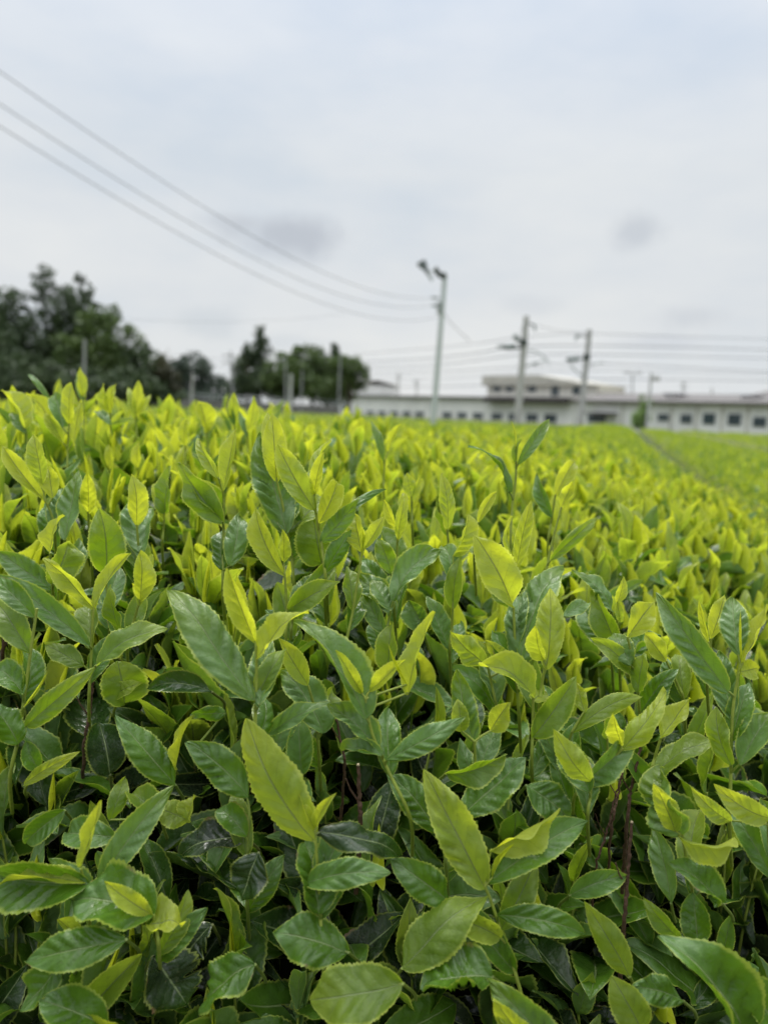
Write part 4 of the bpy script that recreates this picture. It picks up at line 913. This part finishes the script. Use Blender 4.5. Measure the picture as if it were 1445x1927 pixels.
# ---------------------------------------------------------------- low grey wall and rail fence at the left
CONC = simple('grey_concrete', (.40, .40, .39), .85, .12, 1.2); GALV = simple('galvanised_steel', (.36, .39, .39), .5, .08, 2.0, metal=.3)
WEATH = simple('weathered_pole', (.27, .28, .28), .8, .1, 1.5)
DARKM = simple('dark_green_metal', (.035, .05, .042), .5, .1, 3.0); WHITEP = simple('white_pole_paint', (.46, .47, .47), .55, .06, 2.0); PORC = simple('insulator_porcelain', (.16, .2, .19), .3, .1, 3)
p0, p1 = PY(250, 752, 66), PY(640, 768, 66)
root = empty('boundary_fence', (p0[0], p0[1], 0)); tag(root, 'low grey concrete wall topped by thin rails below the far trees', 'fence')
m1 = MB(); m1.box((p0[0], 65.9, 0), (p1[0], 66.1, 1.45)); m1.build('base_wall', simple('old_concrete', (.17, .17, .155), .9, .2, .8), root, smooth=False)
for z in (1.62, 1.9): m1 = MB(); m1.tube([(p0[0], 66, z), (p1[0], 66, z)], .035, 6); m1.build('rail', GALV, root)
for x in np.linspace(p0[0] + .3, p1[0] - .3, 9): m1 = MB(); m1.tube([(x, 66, 1.455), (x, 66, 1.98)], .04, 6); m1.build('post', GALV, root)

# ---------------------------------------------------------------- poles
def to_ground(top, bot):
    k_ = top[2] / (top[2] - bot[2]); return top + (bot - top) * k_
def pole(name, label, tx, ty, bx, by, Y, r0, r1, mat, cat='pole', group='thin poles before the far trees and roofs'):
    top = PY(tx, ty, Y); bot = PY(bx, by, Y); g_ = to_ground(top, bot); root = empty(name, g_); tag(root, label, cat, group)
    m1 = MB(); m1.tube([g_, (g_ + top) / 2, top], [r0, (r0 + r1) / 2, r1], 12); m1.build('shaft', mat, root)
    m1 = MB(); ax = (top - g_) / np.linalg.norm(top - g_); m1.tube([top + ax * .002, top + ax * .05], [r1 * 1.08, r1 * .8], 12); m1.build('cap', mat, root)
    return root, g_, top
for a in [('grey pole in front of the dark grove', 160, 641, 158, 740, 40, .08, .07, WEATH), ('pale pole at the right foot of the grove', 363, 704, 361, 750, 45, .065, .055, CONC),
          ('tall thin grey pole between the hazy tree and the conifer', 434, 662, 438, 748, 58, .08, .06, WEATH), ('grey pole against the round green tree', 537, 672, 538, 752, 62, .07, .06, WEATH),
          ('white pole, brightest of those before the far trees', 548, 706, 546, 768, 44, .075, .07, WHITEP), ('short pale pole right of the brightest white one', 569, 698, 567, 752, 60, .06, .05, WEATH),
          ('light pole standing at the white gable', 641, 664, 638, 740, 62, .07, .06, WEATH),
          ('thin dark pole above the left part of the long low roof', 750, 702, 750, 748, 118, .12, .10, CONC), ('second thin dark pole above the long low roof', 784, 714, 784, 748, 118, .12, .10, CONC),
          ('pale thin pole rising beside the green shrub', 1225, 702, 1217, 800, 46, .09, .07, WHITEP), ('small pole over the workshop roof between the two vents', 1286, 718, 1285, 744, 90, .09, .08, CONC),
          ('smallest pole over the workshop roof near the hipped roof', 1339, 730, 1338, 750, 95, .09, .08, CONC)]:
    r_, g_, top = pole('utility_pole', *a)
    if '434' in str(a[1]) or a[1] in (434, 750, 784, 1286):
        m1 = MB(); w_ = .9 if a[1] != 434 else 1.1
        for dz in (.3, .8): m1.box((top[0] - w_ / 2, top[1] - .2, top[2] - dz - .05), (top[0] + w_ / 2, top[1] - .12, top[2] - dz + .05))
        m1.build('crossarm', CONC, r_, smooth=False)
    if a[1] == 1225:
        m1 = MB(); m1.box((top[0], top[1] - .1, top[2] - .45), (top[0] + .5, top[1] + .1, top[2] - .2)); m1.build('switch_box', CONC, r_, smooth=False)
r_, g_, top = pole('street_lamp', 'lamp with a small flat double head over the workshop roof', 1190, 704, 1189, 750, 75, .08, .07, CONC, cat='lamp', group=None)
for s in (-1, 1):
    m1 = MB(); m1.tube([top, top + np.array([s * .35, 0, .12])], .04, 6); m1.build('arm', CONC, r_)
    m1 = MB(); m1.box((top[0] + s * .55 - .28, top[1] - .15, top[2] + .05), (top[0] + s * .55 + .28, top[1] + .15, top[2] + .19)); m1.build('lamp_head', CONC, r_, smooth=False)

# frost fan on its pole
FY_ = 26.0
root, g_, top = pole('frost_fan', 'tall pale pole with a dark two-bladed fan head tilted at its top', 837, 519, 815, 792, FY_, .105, .075, simple('fan_pole_paint', (.46, .51, .50), .5, .06, 2.0, metal=.2), cat='fan', group=None)
def pf(px, py, dy=0.0): return PY(px, py, FY_ + dy)
m1 = MB(); m1.tube([pf(839, 517), pf(831, 520)], [.10, .13], 12); m1.tube([pf(835.5, 519), pf(835, 526)], [.10, .08], 12); m1.build('bracket', DARKM, root)
m1 = MB(); m1.tube(spline([pf(830, 519), pf(824, 514, -.1), pf(818, 504, -.2)], 8), [.10] + [.085] * 7 + [.075] if False else .085, 12); mo = m1.build('motor', DARKM, root)
m1 = MB(); m1.tube([pf(818, 504, -.2), pf(811, 511, -.45), pf(804, 511, -.6)], .03, 8); m1.build('shaft_arm', GALV, root)
def blade(c, tipp, w0, w1):
    mb_ = MB(); ax = tipp - c; L = np.linalg.norm(ax); ax /= L; side_ = np.cross(ax, [0, 1, 0]); side_ /= np.linalg.norm(side_); nn_ = np.cross(ax, side_)
    v = []; n_ = 12
    for i_ in range(n_ + 1):
        s_ = i_ / n_; wd = w0 + (w1 - w0) * math.sin(s_ * math.pi * .62) if s_ < .93 else w1 * .75; tw_ = .9 - .6 * s_
        cc_ = c + ax * L * s_; d1 = side_ * math.cos(tw_) + nn_ * math.sin(tw_); d2 = np.cross(ax, d1)
        for sx, sy in ((-1, -.12), (1, -.12), (1, .12), (-1, .12)): v.append(cc_ + d1 * sx * wd / 2 + d2 * sy * wd)
    f = [(i_ * 4 + j, i_ * 4 + (j + 1) % 4, (i_ + 1) * 4 + (j + 1) % 4, (i_ + 1) * 4 + j) for i_ in range(n_) for j in range(4)] + [(3, 2, 1, 0), (n_ * 4, n_ * 4 + 1, n_ * 4 + 2, n_ * 4 + 3)]
    mb_.add(v, f); return mb_
blade(pf(803, 511, -.6), pf(791, 492, -.5), .10, .30).build('blade', DARKM, root, smooth=False)
blade(pf(804, 512, -.6), pf(813, 528, -.7), .07, .10).build('blade', GALV, root, smooth=False)
m1 = MB(); m1.tube([pf(802, 510, -.68), pf(804, 512, -.54)], [.05, .07], 10); m1.build('hub', DARKM, root)
for (x, y, rr) in ((828, 571, .10), (828.5, 581, .11), (827.5, 588, .10)):
    m1 = MB(); m1.tube([pf(x, y - 2.5), pf(x - .3, y + 2.5)], [rr, rr], 12); m1.build('clamp', GALV, root)
for (x, y) in ((812, 560), (813, 575)):
    m1 = MB(); m1.tube([pf(826, y + 1), pf(x, y)], [.03, .045], 8); m1.build('insulator', PORC, root)
m1 = MB(); m1.box(tuple(pf(822, 580) + [0, -.2, -.16]), tuple(pf(827, 580) + [0, -.1, .16])); m1.build('control_box', GALV, root, smooth=False)

# railway line poles
def rail_pole(label, tx, ty, bx, by, Y, extras):
    root, g_, top = pole('railway_pole', label, tx, ty, bx, by, Y, .22, .15, CONC, cat='railway pole', group='concrete railway poles before the pale buildings')
    for nm, mat, pts, r_ in extras:
        m1 = MB(); m1.tube(spline([PY(x, y, Y + dy) for x, y, dy in pts], 10), r_, 8); m1.build(nm, mat, root)
rail_pole('taller concrete railway pole with a long arm and insulators to its left', 990, 596, 973, 795, 44, [
    ('crossarm', DARKM, [(986, 654, 0), (970, 655, -.2), (951, 656, -.5)], .07), ('insulator', PORC, [(968, 651, -.2), (950, 653, -.5)], .12), ('insulator', PORC, [(976, 641, -.1), (967, 631, -.2)], .13),
    ('insulator', PORC, [(945, 655, -.6), (945, 648, -.6)], .08), ('insulator', PORC, [(938, 655, -.7), (938, 650, -.7)], .07),
    ('clamp', DARKM, [(985, 640, 0), (984, 650, 0)], .24), ('crossarm', DARKM, [(991, 608, 0), (1003, 611, -.2)], .04), ('insulator', PORC, [(1004, 612, -.2), (1007, 622, -.2)], .07),
    ('bracket_tube', GALV, [(984, 658, 0), (1010, 662, -.3), (1024, 673, -.5), (1034, 682, -.6)], .045), ('bracket_tube', GALV, [(984, 690, 0), (1005, 684, -.3), (1026, 678, -.5)], .04), ('guy_wire', GALV, [(988, 603, 0), (978, 625, 0), (962, 655, -.4)], .012),
    ('insulator', PORC, [(1003, 684, -.3), (1010, 686, -.3)], .07)])
rail_pole('shorter concrete railway pole with a thick insulator arm to its left', 1109, 621, 1091, 797, 50, [
    ('crossarm', DARKM, [(1104, 674, 0), (1086, 675, -.2), (1066, 677, -.5)], .06), ('insulator', PORC, [(1088, 675, -.2), (1068, 677, -.5)], .15), ('crossarm', DARKM, [(1107, 634, 0), (1088, 631, -.3)], .04),
    ('insulator', PORC, [(1086, 630, -.3), (1083, 639, -.3)], .09), ('bracket_tube', GALV, [(1100, 712, 0), (1088, 702, -.2), (1072, 686, -.4)], .045), ('bracket_tube', GALV, [(1104, 690, 0), (1125, 684, -.3), (1136, 682, -.5)], .04), ('clamp', DARKM, [(1104, 668, 0), (1103, 678, 0)], .22)])

# ---------------------------------------------------------------- wires
WIRE = simple('wire', (.12, .125, .135), .6)
def wire(label, pts, r, group):
    mb = MB(); mb.tube(spline(pts, 40), r, 6); tag(mb.build('overhead_wire', WIRE), label, 'wire', group)
# three lines from the fan pole to a pole behind the camera on the left: hung in one vertical plane
A0 = PY(826, 560, 26.0)[:2]; B0 = np.array([-12.6, -8.0])
def hang(label, pix, r):
    d2 = B0 - A0; nrm2 = np.array([d2[1], -d2[0]]); S_, Z_ = [], []
    for px, py in pix:
        v = FW + (px - CX) / FPX * RT - (py - CY) / FPX * UP; t_ = (A0 @ nrm2) / (v[:2] @ nrm2); p = EYEP + v * t_
        S_.append(((p[:2] - A0) @ d2) / (d2 @ d2)); Z_.append(p[2])
    co = np.polyfit(S_, Z_, 3 if len(pix) > 5 else 2); ss = np.linspace(0, 1.0, 60)
    zz = np.polyval(co, np.minimum(ss, max(S_))) + np.where(ss > max(S_), (ss - max(S_)) * np.polyval(np.polyder(co), max(S_)), 0)
    mb = MB(); mb.tube([(*(A0 + d2 * s_), z_) for s_, z_ in zip(ss, zz)], r, 6)
    tag(mb.build('overhead_wire', WIRE), label, 'wire', 'three wires sagging from the upper left to the fan pole')
hang('highest of the three wires sagging from the upper left corner', [(0, 132), (130, 226), (260, 312), (400, 400), (520, 466), (620, 518), (700, 548), (760, 559), (820, 560)], .0062)
hang('middle one of the three wires sagging to the fan pole', [(0, 196), (130, 280), (260, 362), (400, 443), (520, 505), (620, 549), (700, 572), (760, 577), (820, 574)], .0062)
hang('lowest of the three wires sagging to the fan pole', [(0, 238), (130, 318), (260, 396), (400, 474), (520, 533), (620, 577), (700, 597), (760, 602), (820, 598)], .0062)
wire('thin stay wire running down-right from the fan pole', [PY(831, 583, 26), PY(850, 610, 28), PY(884, 642, 32)], .012, None)
GW = 'railway wires strung behind the poles'
for lab, pts, r in [
    ('top railway wire rising from the white gable to the taller railway pole', [(650, 668, 75), (790, 657, 62), (900, 646, 52), (985, 634, 44), (1107, 628, 50), (1300, 634, 60), (1500, 640, 66)], 0.0189),
    ('second railway wire, held by the insulator arms', [(650, 682, 75), (790, 676, 62), (900, 664, 52), (948, 656, 43.5), (1068, 650, 49.5), (1300, 654, 58), (1500, 660, 64)], 0.0270),
    ('third railway wire level with the thick insulator', [(650, 693, 75), (800, 689, 62), (910, 676, 52), (985, 668, 46), (1107, 667, 50), (1300, 671, 58), (1500, 676, 64)], 0.0243),
    ('fourth railway wire passing above the cream block', [(670, 704, 80), (820, 700, 68), (985, 690, 56), (1107, 684, 56), (1300, 692, 60), (1500, 703, 64)], 0.0243),
    ('fifth railway wire over the roof of the cream block', [(690, 716, 84), (840, 712, 72), (1000, 700, 60), (1150, 697, 60), (1500, 706, 66)], 0.0189),
    ('lowest railway wire just over the long roofs', [(690, 727, 84), (850, 727, 72), (985, 720, 60), (1120, 714, 60), (1300, 715, 62), (1500, 718, 66)], 0.0270),
    ('faint wire from the dark grove to the conifer', [(230, 600, 60), (400, 606, 70), (560, 600, 75), (650, 590, 80)], 0.0108),
    ('faint low wire behind the hazy round tree', [(320, 668, 80), (420, 676, 84), (520, 676, 88)], 0.0162),
    ('faint sagging wire between the grove and the conifer', [(320, 682, 80), (420, 690, 84), (520, 688, 88)], 0.0162),
    ('thin drop line between the two railway poles', [(990, 606, 44), (1050, 622, 47), (1107, 626, 50)], 0.0135)]:
    wire(lab, [PY(*p) for p in pts], r, GW)
